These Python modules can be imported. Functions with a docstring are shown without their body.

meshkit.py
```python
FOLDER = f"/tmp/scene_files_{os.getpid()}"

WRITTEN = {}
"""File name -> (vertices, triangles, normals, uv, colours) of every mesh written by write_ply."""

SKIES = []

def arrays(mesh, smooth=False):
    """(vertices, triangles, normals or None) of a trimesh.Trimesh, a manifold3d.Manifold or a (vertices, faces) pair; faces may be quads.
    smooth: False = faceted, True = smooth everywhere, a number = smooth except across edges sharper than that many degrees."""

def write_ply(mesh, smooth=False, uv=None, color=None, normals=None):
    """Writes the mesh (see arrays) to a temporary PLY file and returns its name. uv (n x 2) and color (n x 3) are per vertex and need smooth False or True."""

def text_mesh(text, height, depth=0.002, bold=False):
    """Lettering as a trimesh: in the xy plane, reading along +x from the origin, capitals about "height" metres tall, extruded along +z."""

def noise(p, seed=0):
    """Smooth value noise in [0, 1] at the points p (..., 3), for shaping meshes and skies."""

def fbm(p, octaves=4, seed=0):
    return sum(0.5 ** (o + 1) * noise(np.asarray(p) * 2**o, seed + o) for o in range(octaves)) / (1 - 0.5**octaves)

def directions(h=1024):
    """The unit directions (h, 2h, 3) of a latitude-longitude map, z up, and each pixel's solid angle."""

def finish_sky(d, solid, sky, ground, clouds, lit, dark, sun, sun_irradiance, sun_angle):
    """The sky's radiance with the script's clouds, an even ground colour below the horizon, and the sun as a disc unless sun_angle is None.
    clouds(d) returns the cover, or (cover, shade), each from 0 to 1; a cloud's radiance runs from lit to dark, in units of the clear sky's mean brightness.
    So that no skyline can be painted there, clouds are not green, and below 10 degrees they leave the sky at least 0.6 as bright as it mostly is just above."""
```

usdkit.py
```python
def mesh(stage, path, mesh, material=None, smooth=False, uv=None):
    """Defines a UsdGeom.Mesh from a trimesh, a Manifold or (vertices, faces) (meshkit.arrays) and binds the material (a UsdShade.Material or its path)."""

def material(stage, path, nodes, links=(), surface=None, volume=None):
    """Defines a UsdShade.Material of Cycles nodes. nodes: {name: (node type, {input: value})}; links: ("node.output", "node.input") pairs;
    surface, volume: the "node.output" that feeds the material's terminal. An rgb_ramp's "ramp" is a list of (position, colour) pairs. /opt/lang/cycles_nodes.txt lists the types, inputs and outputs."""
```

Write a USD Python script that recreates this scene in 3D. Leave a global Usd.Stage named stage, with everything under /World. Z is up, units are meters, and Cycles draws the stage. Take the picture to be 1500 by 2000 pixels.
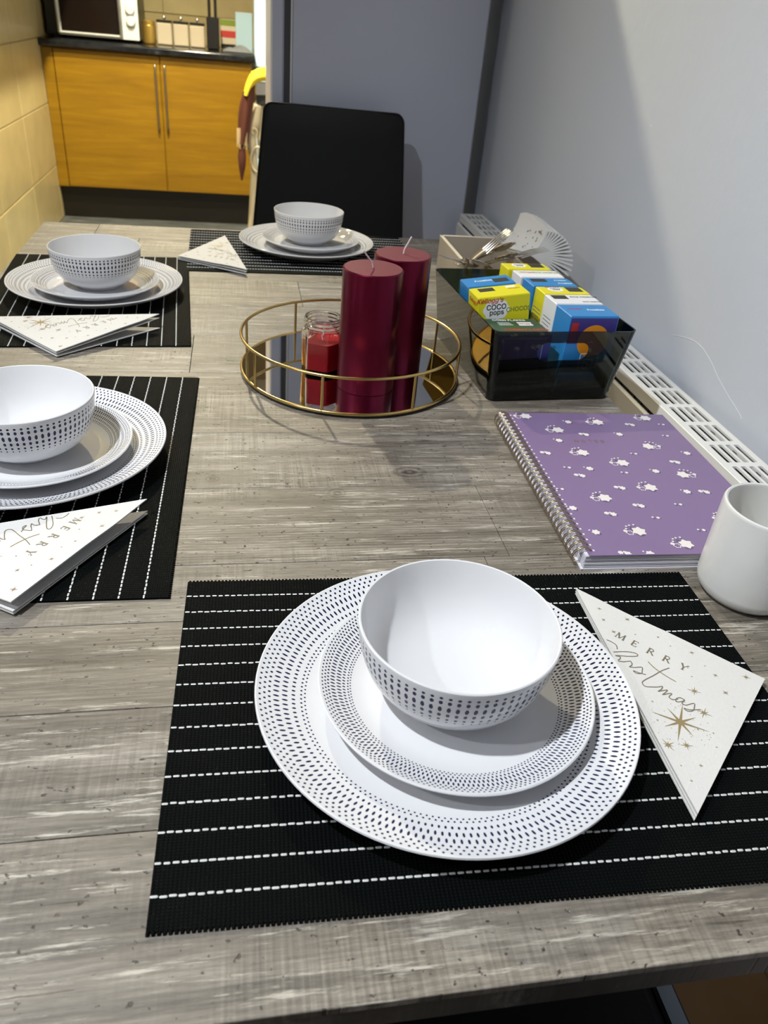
import math, random
import numpy as np, trimesh, manifold3d as m3
import shapely.geometry as sg
from shapely import affinity, union_all
from scipy.spatial import ConvexHull
from pxr import Usd, UsdGeom, UsdLux, UsdShade, Gf, Sdf
import usdkit, meshkit

random.seed(7); np.random.seed(7)
stage = Usd.Stage.CreateInMemory()
UsdGeom.SetStageUpAxis(stage, 'Z'); UsdGeom.SetStageMetersPerUnit(stage, 1.0)
UsdGeom.Xform.Define(stage, '/World'); UsdGeom.Scope.Define(stage, '/World/Looks')

# ------------------------------------------------------------------ camera, lights, exposure
EXPOSURE = 0.0
CAM = (0.4001, -0.1862, 1.1699); PITCH, ROLL, YAW, FPX = 0.57160, 0.09695, 0.21101, 1508.85
def camera():
    cp, sp, cy, sy = math.cos(PITCH), math.sin(PITCH), math.cos(YAW), math.sin(YAW)
    fw = np.array([sy*cp, cy*cp, -sp]); r = np.cross(fw, [0, 0, 1.]); r /= np.linalg.norm(r); u = np.cross(r, fw)
    r2 = r*math.cos(ROLL)+u*math.sin(ROLL); u2 = -r*math.sin(ROLL)+u*math.cos(ROLL)
    c = UsdGeom.Camera.Define(stage, '/World/camera')
    m = Gf.Matrix4d(*r2, 0, *u2, 0, *(-fw), 0, *CAM, 1)
    c.AddTransformOp().Set(m)
    c.CreateHorizontalApertureAttr(36.0); c.CreateVerticalApertureAttr(48.0); c.CreateFocalLengthAttr(36.0*FPX/1500)
    c.CreateClippingRangeAttr(Gf.Vec2f(0.05, 50)); c.CreateExposureAttr(EXPOSURE)
    c.CreateFStopAttr(15.0); c.CreateFocusDistanceAttr(0.70)
camera()
LAMPS = [  # name, place, radius, radiance, colour: the bulbs of the ceiling spotlights built below
    ('dining', (-0.28, 0.07, 2.40), 0.035, 2980.0, (0.92, 0.965, 1.0)),
    ('side', (-1.15, -0.20, 2.35), 0.045, 600.0, (0.92, 0.96, 1.0)),
    ('kitchen', (0.08, 2.95, 2.50), 0.035, 4200.0, (1.0, 0.90, 0.63)),
    ('worktop', (0.10, 3.70, 2.50), 0.030, 9800.0, (1.0, 0.89, 0.60)),
]

# ------------------------------------------------------------------ helpers
PI = math.pi
used = {}
def numbered(parent, name):
    k = used.get((parent, name), 0); used[(parent, name)] = k+1
    return name if k == 0 else f'{name}_{k:03d}'
def tag(prim, **kw):
    for k, v in kw.items():
        if v: prim.SetCustomDataByKey(k, v)
def thing(name, label, cat, loc=(0, 0, 0), rotz=0.0, group=None):
    p = '/World/'+numbered('/World', name)
    x = UsdGeom.Xform.Define(stage, p); x.AddTranslateOp().Set(Gf.Vec3d(*map(float, loc))); x.AddRotateZOp().Set(float(math.degrees(rotz)))
    tag(x.GetPrim(), label=label, category=cat, group=group)
    return p
def dup(src, label, loc, rotz=0.0, group=None):
    pr = stage.GetPrimAtPath(src); nm = src.split('/')[-1]
    p = '/World/'+numbered('/World', nm)
    x = UsdGeom.Xform.Define(stage, p); x.GetPrim().GetReferences().AddInternalReference(src)
    x.ClearXformOpOrder(); x.AddTranslateOp().Set(Gf.Vec3d(*map(float, loc))); x.AddRotateZOp().Set(float(math.degrees(rotz)))
    x.GetPrim().SetInstanceable(True)
    tag(x.GetPrim(), label=label, category=pr.GetCustomDataByKey('category'), group=group or pr.GetCustomDataByKey('group'))
    return p
def obj(name, mesh, mat, parent='/World', smooth=35, **kw):
    p = parent+'/'+numbered(parent, name)
    if isinstance(mesh, list): mesh = cat(mesh)
    m = usdkit.mesh(stage, p, mesh, MATS[mat], smooth=smooth)
    tag(m.GetPrim(), **kw)
    return p
def struct(name, mesh, mat, parent='/World', **kw):
    if parent == '/World': kw['kind'] = 'structure'
    return obj(name, mesh, mat, parent, False, **kw)
def tm(m):
    if hasattr(m, 'to_mesh'):
        q = m.to_mesh(); return trimesh.Trimesh(np.array(q.vert_properties[:, :3]), np.array(q.tri_verts), process=False)
    return m
def cat(ms): return trimesh.util.concatenate([tm(m) for m in ms])
def mv(m, t=(0, 0, 0), rz=0, rx=0, ry=0):
    m = tm(m).copy()
    for a, ax in ((rx, [1, 0, 0]), (ry, [0, 1, 0]), (rz, [0, 0, 1])):
        if a: m.apply_transform(trimesh.transformations.rotation_matrix(a, ax))
    m.apply_translation(t); return m
def box(x0, x1, y0, y1, z0, z1, c=0.0):
    """a box, its edges chamfered by c"""
    if c <= 0:
        m = trimesh.creation.box((x1-x0, y1-y0, z1-z0)); m.apply_translation(((x0+x1)/2, (y0+y1)/2, (z0+z1)/2)); return m
    h = np.array([(x1-x0)/2, (y1-y0)/2, (z1-z0)/2]); c = min(c, h.min()*0.98); P = []
    for s in np.ndindex(2, 2, 2):
        s = np.array(s)*2-1
        for k in range(3):
            q = h-c; q[k] = h[k]; P.append(s*q)
    m = trimesh.convex.convex_hull(np.array(P)); m.apply_translation(((x0+x1)/2, (y0+y1)/2, (z0+z1)/2)); return m
def lathe(prof, n=64):
    """revolve the (r, z) profile about z; a profile that starts and ends on the axis is a closed solid"""
    prof = np.array(prof, float); a = np.linspace(0, 2*PI, n, endpoint=False); V, F, rows = [], [], []
    for r, z in prof:
        if r < 1e-9: rows.append([len(V)]); V.append([0, 0, z])
        else:
            rows.append(list(range(len(V), len(V)+n))); V += [[r*math.cos(t), r*math.sin(t), z] for t in a]
    for A, B in zip(rows, rows[1:]):
        for i in range(n):
            j = (i+1) % n
            if len(A) == 1 and len(B) > 1: F.append([A[0], B[j], B[i]])
            elif len(B) == 1 and len(A) > 1: F.append([A[i], A[j], B[0]])
            elif len(A) > 1: F += [[A[i], A[j], B[j]], [A[i], B[j], B[i]]]
    m = trimesh.Trimesh(np.array(V), np.array(F), process=False)
    if m.volume < 0: m.invert()
    return m
def smooth_curve(pts, n=8):
    """Catmull-Rom through the points"""
    P = np.array(pts, float); Q = np.vstack([2*P[0]-P[1], P, 2*P[-1]-P[-2]]); out = []
    for i in range(1, len(Q)-2):
        for t in np.linspace(0, 1, n, endpoint=False):
            out.append(0.5*((2*Q[i])+(-Q[i-1]+Q[i+1])*t+(2*Q[i-1]-5*Q[i]+4*Q[i+1]-Q[i+2])*t*t+(-Q[i-1]+3*Q[i]-3*Q[i+1]+Q[i+2])*t**3))
    out.append(P[-1]); return np.array(out)
def tube(pts, r, sides=8, closed=False):
    P = np.array(pts, float); n = len(P); r = np.broadcast_to(np.asarray(r, float), (n,))
    T = (np.roll(P, -1, 0)-np.roll(P, 1, 0)) if closed else np.gradient(P, axis=0)
    T /= np.maximum(np.linalg.norm(T, axis=1, keepdims=True), 1e-12)
    up = np.array([0, 0, 1.]) if abs(T[0][2]) < .9 else np.array([1., 0, 0]); N = np.cross(T[0], up); N /= np.linalg.norm(N); V = []
    for i in range(n):
        N = N-T[i]*N.dot(T[i]); N /= np.linalg.norm(N); B = np.cross(T[i], N)
        for k in range(sides):
            a = 2*PI*k/sides; V.append(P[i]+r[i]*(math.cos(a)*N+math.sin(a)*B))
    F = []
    for i in range(n if closed else n-1):
        j = (i+1) % n
        for k in range(sides):
            l = (k+1) % sides; F += [[i*sides+k, i*sides+l, j*sides+l], [i*sides+k, j*sides+l, j*sides+k]]
    if not closed:
        V += [P[0], P[-1]]; c0, c1 = len(V)-2, len(V)-1
        for k in range(sides):
            l = (k+1) % sides; F += [[c0, l, k], [c1, (n-1)*sides+k, (n-1)*sides+l]]
    m = trimesh.Trimesh(np.array(V), np.array(F), process=False)
    if m.volume < 0: m.invert()
    return m
def ext(poly, h, z=0.0):
    """extrude a shapely polygon (or several) by h from z"""
    gs = [g for g in getattr(poly, 'geoms', [poly]) if g.area > 1e-10]
    ms = [trimesh.creation.extrude_polygon(g, h, engine='earcut') for g in gs]
    m = trimesh.util.concatenate(ms); m.apply_translation((0, 0, z)); return m
def rrect(x0, x1, y0, y1, r, q=5): return sg.box(x0+r, y0+r, x1-r, y1-r).buffer(r, quad_segs=q)
def place(m, O, X, Y):
    """map a mesh drawn in the xy plane on to the plane at O with axes X, Y (unit vectors)"""
    X, Y = np.array(X, float), np.array(Y, float); Z = np.cross(X, Y); T = np.eye(4); T[:3, 0], T[:3, 1], T[:3, 2], T[:3, 3] = X, Y, Z, O
    m = m.copy(); m.apply_transform(T); return m
def grid_surface(P):
    """(n, m, 3) points to a mesh"""
    n, m = P.shape[:2]; i = np.arange(n*m).reshape(n, m); a, b, c, d = i[:-1, :-1].ravel(), i[1:, :-1].ravel(), i[1:, 1:].ravel(), i[:-1, 1:].ravel()
    return trimesh.Trimesh(P.reshape(-1, 3), np.vstack([np.stack([a, b, c], 1), np.stack([a, c, d], 1)]), process=False)
def slab_surface(P, t):
    """a sheet of points given thickness t downwards along its normals"""
    s = grid_surface(P); N = s.vertex_normals.reshape(P.shape); Q = P-N*t; n, m = P.shape[:2]
    top = s.faces; k = n*m; bot = top[:, ::-1]+k; i = np.arange(k).reshape(n, m)
    ring = np.concatenate([i[0, :-1], i[:-1, -1], i[-1, :0:-1], i[:0:-1, 0]]); nx = np.roll(ring, -1)
    side = np.vstack([np.stack([ring, nx, nx+k], 1), np.stack([ring, nx+k, ring+k], 1)])
    mesh = trimesh.Trimesh(np.vstack([P.reshape(-1, 3), Q.reshape(-1, 3)]), np.vstack([top, bot, side]), process=False)
    trimesh.repair.fix_normals(mesh); return mesh

# ------------------------------------------------------------------ materials
MATS = {}
def mat(name, nodes, links=(), surface='p.BSDF'):
    MATS[name] = usdkit.material(stage, '/World/Looks/'+name, nodes, links, surface=surface); return name
def plain(name, col, rough=0.5, metal=0.0, bump=None, var=0.0, **kw):
    """one colour, with a fine relief bump=(scale, strength) and a mottling of var"""
    n = {'p': ('principled_bsdf', dict(base_color=col, roughness=rough, metallic=metal, **kw))}; l = []
    if bump or var: n['tc'] = ('texture_coordinate', {})
    if bump:
        n['bn'] = ('noise_texture', dict(scale=bump[0], detail=4.0)); n['b'] = ('bump', dict(strength=bump[1], distance=0.002))
        l += [('tc.object', 'bn.vector'), ('bn.fac', 'b.height'), ('b.normal', 'p.normal')]
    if var:
        n['vn'] = ('noise_texture', dict(scale=9.0, detail=5.0)); n['vr'] = ('rgb_ramp', {'ramp': [(0.25, tuple(c*(1-var) for c in col)), (0.75, tuple(min(1, c*(1+var)) for c in col))]})
        l += [('tc.object', 'vn.vector'), ('vn.fac', 'vr.fac'), ('vr.color', 'p.base_color')]
    return mat(name, n, l)

def math_chain(n, l, key, kind, a, b=None, c=None):
    """one math node; a, b, c are numbers or 'node.output' names"""
    d = dict(math_type=kind)
    for nm, v in (('value1', a), ('value2', b), ('value3', c)):
        if v is None: continue
        if isinstance(v, str): l.append((v, f'{key}.{nm}'))
        else: d[nm] = float(v)
    n[key] = ('math', d); return key+'.value'

def wood(name, off, tint=1.0, warm=0.0):
    """weathered grey laminate, grain along x; off shifts the figure from plank to plank"""
    n, l = {}, []
    n['g'] = ('geometry', {})
    def nz(key, scale, detail, rough, dist=0.0):
        n['m'+key] = ('mapping', dict(scale=scale, location=(off*3.1, off*1.7, off)))
        n[key] = ('noise_texture', dict(scale=1.0, detail=detail, roughness=rough, distortion=dist))
        l.extend([('g.position', f'm{key}.vector'), (f'm{key}.vector', f'{key}.vector')]); return key+'.fac'
    streak = nz('streak', (3.2, 60, 3), 10.0, 0.72, 0.25)
    blot = nz('blot', (4.5, 13, 3), 4.0, 0.55, 0.3)
    grain = nz('grain', (34, 480, 5), 6.0, 0.75)
    fleck = nz('fleck', (13, 170, 5), 10.0, 0.76, 0.2)
    speck = nz('speck', (190, 260, 5), 2.0, 0.5)
    saw = nz('saw', (420, 9, 5), 2.0, 0.5)
    sawm = nz('sawm', (7, 9, 5), 3.0, 0.5)
    crack = nz('crack', (7, 120, 5), 6.0, 0.7, 0.5)
    s1 = math_chain(n, l, 'a1', 'multiply_add', streak, 0.80, -0.235)
    s2 = math_chain(n, l, 'a2', 'multiply_add', blot, 0.42, s1)
    s3 = math_chain(n, l, 'a3', 'multiply_add', grain, 0.56, math_chain(n, l, 'a3b', 'subtract', s2, 0.11))
    sm = math_chain(n, l, 'a4', 'subtract', sawm, 0.47); sm = math_chain(n, l, 'a5', 'multiply', sm, 3.0); n['a5'][1]['use_clamp'] = True
    sw = math_chain(n, l, 'a6', 'subtract', saw, 0.5); sw = math_chain(n, l, 'a7', 'multiply', sw, sm)
    s4 = math_chain(n, l, 'a8', 'multiply_add', sw, 0.75, s3)
    n['sx'] = ('separate_xyz', {}); l.append(('g.position', 'sx.vector'))
    ribm = nz('ribm', (2.6, 6, 3), 2.0, 0.5); rm = math_chain(n, l, 'b1', 'subtract', ribm, 0.47); rm = math_chain(n, l, 'b2', 'multiply', rm, 4.0); n['b2'][1]['use_clamp'] = True
    ph = math_chain(n, l, 'b3', 'multiply', streak, 9.0); ph = math_chain(n, l, 'b4', 'multiply_add', 'sx.y', 2*PI/0.0040, ph); ph = math_chain(n, l, 'b5', 'sine', ph)
    ph = math_chain(n, l, 'b6', 'multiply', ph, rm); s4 = math_chain(n, l, 'b7', 'multiply_add', ph, 0.065, s4)
    for q, (kx, ky, ka, kb) in enumerate([(.578, .531, .030, .018), (.494, .489, .017, .014), (.785, .480, .013, .009), (.367, .521, .012, .008)]):
        u = math_chain(n, l, f'ka{q}', 'multiply_add', 'sx.x', 1/ka, -kx/ka); v = math_chain(n, l, f'kb{q}', 'multiply_add', 'sx.y', 1/kb, -ky/kb)
        u2 = math_chain(n, l, f'kc{q}', 'multiply', u, u); d2 = math_chain(n, l, f'kd{q}', 'multiply_add', v, v, u2); dd = math_chain(n, l, f'ke{q}', 'sqrt', d2)
        fo = math_chain(n, l, f'kf{q}', 'subtract', 1.0, dd); n[f'kf{q}'][1]['use_clamp'] = True
        rg = math_chain(n, l, f'kg{q}', 'multiply_add', grain, 3.0, math_chain(n, l, f'kh{q}', 'multiply', dd, 17.0)); rg = math_chain(n, l, f'ki{q}', 'sine', rg); rg = math_chain(n, l, f'kj{q}', 'multiply_add', rg, 0.16, -0.16)
        s4 = math_chain(n, l, f'kk{q}', 'multiply_add', rg, fo, s4)
    def t(c): return tuple(x*tint*(1+w*warm) for x, w in zip(c, (1, 0.3, -1)))
    n['ramp'] = ('rgb_ramp', {'ramp': [(0.28, t((.060, .051, .043))), (0.45, t((.140, .123, .104))), (0.58, t((.228, .203, .174))), (0.76, t((.42, .385, .34)))]})
    l.append((s4, 'ramp.fac'))
    n['fr'] = ('rgb_ramp', {'ramp': [(0.555, (0, 0, 0)), (0.64, (0.85, 0.85, 0.85))]}); l.append((fleck, 'fr.fac'))
    n['mx'] = ('mix_color', dict(b=t((.64, .61, .55)))); l += [('ramp.color', 'mx.a'), ('fr.color', 'mx.fac')]
    # mix_color fac is a float: take the ramp's brightness
    n['fb'] = ('rgb_to_bw', {}); l.remove(('fr.color', 'mx.fac')); l += [('fr.color', 'fb.color'), ('fb.val', 'mx.fac')]
    n['sr'] = ('rgb_ramp', {'ramp': [(0.27, (1, 1, 1)), (0.33, (0, 0, 0))]}); l.append((speck, 'sr.fac'))
    n['cr'] = ('rgb_ramp', {'ramp': [(0.30, (0.8, 0.8, 0.8)), (0.355, (0, 0, 0))]}); l.append((crack, 'cr.fac'))
    n['sb'] = ('rgb_to_bw', {}); n['cb'] = ('rgb_to_bw', {}); l += [('sr.color', 'sb.color'), ('cr.color', 'cb.color')]
    d = math_chain(n, l, 'a9', 'maximum', 'sb.val', 'cb.val')
    n['dk'] = ('mix_color', dict(b=t((.045, .038, .030)))); l += [('mx.result', 'dk.a'), (d, 'dk.fac')]
    hgt = math_chain(n, l, 'h1', 'subtract', s4, d)
    n['b'] = ('bump', dict(strength=0.45, distance=0.0014)); l.append((hgt, 'b.height'))
    rr = math_chain(n, l, 'r1', 'multiply_add', s3, 0.22, 0.33)
    n['p'] = ('principled_bsdf', dict(specular_ior_level=0.62)); l += [('dk.result', 'p.base_color'), (rr, 'p.roughness'), ('b.normal', 'p.normal')]
    return mat(name, n, l)
for k in range(5): wood(f'grey_wood_{k}', 1.37*k+0.4, (.76, .71, .80, .735, .78)[k], (0.0, .03, -.01, .05, .02)[k])
wood('edge_wood', 9.2, 0.42, 0.05)

def dotted(name, rings, count, base=(.67, .67, .685), ink=(.012, .014, .055), spherical=False):
    """glazed white with rings of printed dashes. rings: (radius or height, half length, half width, count factor, phase)"""
    n, l = {}, []
    n['tc'] = ('texture_coordinate', {}); n['s'] = ('separate_xyz', {}); l.append(('tc.object', 's.vector'))
    ang = math_chain(n, l, 'ang', 'arctan2', 's.y', 's.x')
    x2 = math_chain(n, l, 'x2', 'multiply', 's.x', 's.x'); rr = math_chain(n, l, 'rr', 'multiply_add', 's.y', 's.y', x2); rad = math_chain(n, l, 'rad', 'sqrt', rr)
    coord = 's.z' if spherical else rad
    total = None
    for i, (r0, hl, hw, N, ph) in enumerate(rings):
        N = round(N*count)
        k = math_chain(n, l, f'k{i}', 'multiply_add', ang, N/(2*PI), ph+1000.0)
        f = math_chain(n, l, f'f{i}', 'fraction', k); f = math_chain(n, l, f'g{i}', 'subtract', f, 0.5)
        t = math_chain(n, l, f't{i}', 'multiply', f, rad); t = math_chain(n, l, f'u{i}', 'multiply', t, 2*PI/N/(hw*1.22))
        v = math_chain(n, l, f'v{i}', 'subtract', coord, r0); v = math_chain(n, l, f'w{i}', 'divide', v, hl*1.15)
        v2 = math_chain(n, l, f'y{i}', 'multiply', v, v); d = math_chain(n, l, f'd{i}', 'multiply_add', t, t, v2)
        total = d if total is None else math_chain(n, l, f'm{i}', 'minimum', total, d)
    if spherical: # the print is on the outside only: outward normals
        n['g'] = ('geometry', {}); n['ns'] = ('separate_xyz', {}); n['dt'] = ('vector_math', dict(math_type='dot_product'))
        n['vt'] = ('vector_transform', dict(transform_type='normal', convert_from='world', convert_to='object'))
        n['cm'] = ('combine_xyz', {})
        l += [('g.true_normal', 'vt.vector'), ('s.x', 'cm.x'), ('s.y', 'cm.y'), ('vt.vector', 'dt.vector1'), ('cm.vector', 'dt.vector2')]
        inn = math_chain(n, l, 'inn', 'less_than', 'dt.value', 0.0)
        total = math_chain(n, l, 'mo', 'multiply_add', inn, 50.0, total)
    on = math_chain(n, l, 'on', 'less_than', total, 1.0)
    n['mx'] = ('mix_color', dict(a=base, b=ink)); l.append((on, 'mx.fac'))
    n['p'] = ('principled_bsdf', dict(roughness=0.02, specular_ior_level=0.32)); l.append(('mx.result', 'p.base_color'))
    return mat(name, n, l)
dotted('dinner_glaze', [(.1318, .00075, .0007, 1, 0), (.1286, .0008, .0007, 1, .5), (.1253, .0009, .0007, 1, 0), (.1206, .0019, .00068, 1, .5), (.1146, .0018, .00066, 1, 0), (.1086, .0012, .00064, 1, .5), (.1031, .0007, .0006, 1, 0), (.1005, .0006, .00055, 1, .5)], 168)
dotted('side_glaze', [(.0955, .0005, .0006, 1, 0), (.0934, .0006, .0006, 1, .5), (.0913, .0007, .0006, 1, 0), (.0880, .0016, .00055, 1, .5), (.0836, .0016, .00052, 1, 0), (.0800, .0010, .0005, 1, .5), (.0770, .0006, .0005, 1, 0), (.0752, .0005, .00045, 1, .5)], 176)
dotted('bowl_glaze', [(.0562, .0010, .0010, 1, 0), (.0520, .0015, .00112, 1, 0), (.0455, .0023, .0011, 1, 0), (.0455, .0023, .0010, 1/3, .66), (.0393, .0015, .00105, 1, 0), (.0342, .0011, .0009, 1, 0), (.0304, .0006, .0006, 1, 0)], 75, spherical=True)

def weave():
    n, l = {}, []
    n['tc'] = ('texture_coordinate', {}); n['s'] = ('separate_xyz', {}); l.append(('tc.object', 's.vector'))
    a = math_chain(n, l, 'a', 'multiply', 's.x', 2*PI/0.0050); b = math_chain(n, l, 'b0', 'multiply', 's.y', 2*PI/0.0040)
    sa = math_chain(n, l, 'sa', 'sine', a); sb = math_chain(n, l, 'sb', 'sine', b); h = math_chain(n, l, 'h', 'multiply', sa, sb); h = math_chain(n, l, 'h2', 'absolute', h); h = math_chain(n, l, 'h3', 'multiply', h, h) ; 
    n['b'] = ('bump', dict(strength=0.9, distance=0.0011)); l.append((h, 'b.height'))
    n['r'] = ('rgb_ramp', {'ramp': [(0.0, (.0018, .0024, .0024)), (0.9, (.0052, .0064, .0062))]}); l.append((h, 'r.fac'))
    n['p'] = ('principled_bsdf', dict(roughness=0.5, specular_ior_level=0.025)); l += [('r.color', 'p.base_color'), ('b.normal', 'p.normal')]
    mat('black_weave', n, l)
weave()
plain('white_thread', (.72, .72, .70), .6)
def paper(name, col):
    n = {'tc': ('texture_coordinate', {}), 'v': ('voronoi_texture', dict(scale=520.0)), 'b': ('bump', dict(strength=.25, distance=.0006)),
         'p': ('principled_bsdf', dict(base_color=col, roughness=.85, specular_ior_level=.2))}
    mat(name, n, [('tc.object', 'v.vector'), ('v.distance', 'b.height'), ('b.normal', 'p.normal')])
paper('tissue', (.61, .60, .585))
plain('gold_foil', (.33, .25, .115), .35, .35)
plain('grey_foil', (.20, .17, .115), .4, .3)
plain('brass', (.60, .43, .16), .22, 1.0)
plain('coil_wire', (.42, .34, .24), .28, 1.0)
plain('mirror_glass', (.86, .88, .90), .015, 1.0)
plain('black_felt', (.01, .01, .01), .8)
def candle_wax():
    n = {'tc': ('texture_coordinate', {}), 'v': ('noise_texture', dict(scale=900.0, detail=2.0)), 'b': ('bump', dict(strength=.12, distance=.0005)),
         'p': ('principled_bsdf', dict(base_color=(.125, .003, .021), roughness=.26, metallic=.78, specular_ior_level=.5, coat_weight=.0))}
    mat('pearl_wax', n, [('tc.object', 'v.vector'), ('v.fac', 'b.height'), ('b.normal', 'p.normal')])
candle_wax()
plain('matt_wax', (.15, .018, .030), .5, subsurface_weight=.1, subsurface_scale=.004)
plain('jar_wax', (.30, .002, .006), .5, specular_ior_level=.1)
plain('wick', (.55, .42, .42), .8)
plain('clear_glass', (1, 1, 1), .01, transmission_weight=1.0, ior=1.45)
def smoke():
    n = {'f': ('fresnel', dict(IOR=1.45)), 't': ('transparent_bsdf', dict(color=(.25, .30, .28))), 'g': ('glossy_bsdf', dict(color=(.9, .9, .9), roughness=.04)), 'm': ('mix_closure', {})}
    mat('smoky_plastic', n, [('f.fac', 'm.fac'), ('t.BSDF', 'm.closure1'), ('g.BSDF', 'm.closure2')], 'm.closure')
smoke()
plain('painted_wall', (.50, .53, .595), .75, bump=(34, .35))
plain('white_ceiling', (.78, .78, .77), .8)
plain('plaster_ridge', (.55, .57, .60), .75)
plain('fridge_grey', (.50, .525, .635), .36, .15, bump=(600, .03))
plain('seal_dark', (.05, .05, .06), .6)
plain('white_enamel', (.70, .70, .69), .35)
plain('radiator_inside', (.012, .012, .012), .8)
plain('black_leather', (.0075, .0078, .0085), .5, bump=(240, .1), specular_ior_level=.16)
plain('chair_steel', (.12, .14, .16), .35, .9)
plain('purple_card', (.20, .135, .265), .38, specular_ior_level=.4)
plain('petal_print', (.72, .68, .66), .5)
plain('leaf_print', (.105, .075, .15), .5)
plain('gold_print', (.30, .20, .12), .35, .5)
plain('page_white', (.68, .67, .72), .75)
plain('page_edge', (.47, .46, .53), .8)
plain('mug_glaze', (.66, .655, .63), .22, specular_ior_level=.5)
def oak():
    n, l = {'tc': ('texture_coordinate', {}), 'm': ('mapping', dict(scale=(2.2, 2, 26))), 'n': ('noise_texture', dict(scale=1.0, detail=6.0, roughness=.6, distortion=.6)),
            'r': ('rgb_ramp', {'ramp': [(.3, (.20, .100, .0012)), (.55, (.25, .130, .002)), (.72, (.30, .162, .004))]}), 'p': ('principled_bsdf', dict(roughness=.42))}, []
    mat('yellow_oak', n, [('tc.object', 'm.vector'), ('m.vector', 'n.vector'), ('n.fac', 'r.fac'), ('r.color', 'p.base_color')])
oak()
def granite():
    n = {'tc': ('texture_coordinate', {}), 'n': ('noise_texture', dict(scale=22.0, detail=8.0, roughness=.7)), 'r': ('rgb_ramp', {'ramp': [(.42, (.006, .007, .009)), (.6, (.016, .018, .024)), (.74, (.11, .12, .14))]}),
         'p': ('principled_bsdf', dict(roughness=.14))}
    mat('black_stone', n, [('tc.object', 'n.vector'), ('n.fac', 'r.fac'), ('r.color', 'p.base_color')])
granite()
plain('plinth_dark', (.008, .006, .004), .35)
plain('handle_steel', (.32, .28, .22), .35, 1.0)
for k, c in enumerate([(.50, .41, .21), (.53, .44, .23), (.475, .385, .20)]):
    plain(f'cream_tile_{k}', c, .3, var=.10, bump=(6, .05))
plain('grout', (.33, .27, .17), .8)
def slate():
    n = {'g': ('geometry', {}), 'm': ('mapping', dict(scale=(3, 9, 3))), 'n': ('noise_texture', dict(scale=2.0, detail=7.0, roughness=.65, distortion=.8)), 'r': ('rgb_ramp', {'ramp': [(.35, (.05, .055, .06)), (.6, (.13, .14, .15)), (.75, (.26, .27, .28))]}),
         'p': ('principled_bsdf', dict(roughness=.35))}
    mat('slate_floor', n, [('g.position', 'm.vector'), ('m.vector', 'n.vector'), ('n.fac', 'r.fac'), ('r.color', 'p.base_color')])
slate()
for k, c in enumerate([(.30, .205, .125), (.34, .24, .15), (.27, .185, .11)]): plain(f'tan_board_{k}', c, .4, var=.12)
plain('white_gloss', (.80, .82, .84), .25)
plain('blue_white', (.58, .78, .97), .3)
plain('silver', (.55, .55, .53), .3, 1.0)
plain('dark_glass', (.008, .005, .004), .08, specular_ior_level=.15)
plain('black_plastic', (.008, .008, .009), .35)
plain('canister_white', (.52, .45, .35), .4, var=.05)
plain('gold_jar', (.42, .27, .06), .35, .6, bump=(60, .3))
plain('cream_paint', (.50, .43, .31), .4)
plain('yellow_cloth', (.80, .60, .03), .85, bump=(300, .2))
plain('brown_cloth', (.075, .018, .010), .9, bump=(300, .3))
plain('tan_fringe', (.46, .34, .2), .9)
plain('caddy_wood', (.30, .255, .195), .6, var=.12)
plain('caddy_edge', (.58, .52, .42), .6)
plain('cutlery_steel', (.62, .58, .52), .12, 1.0)
plain('box_yellow', (.66, .60, .012), .4)
plain('box_blue', (.022, .20, .50), .4)
plain('box_white', (.66, .67, .72), .45)
plain('box_green', (.022, .065, .028), .45)
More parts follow.
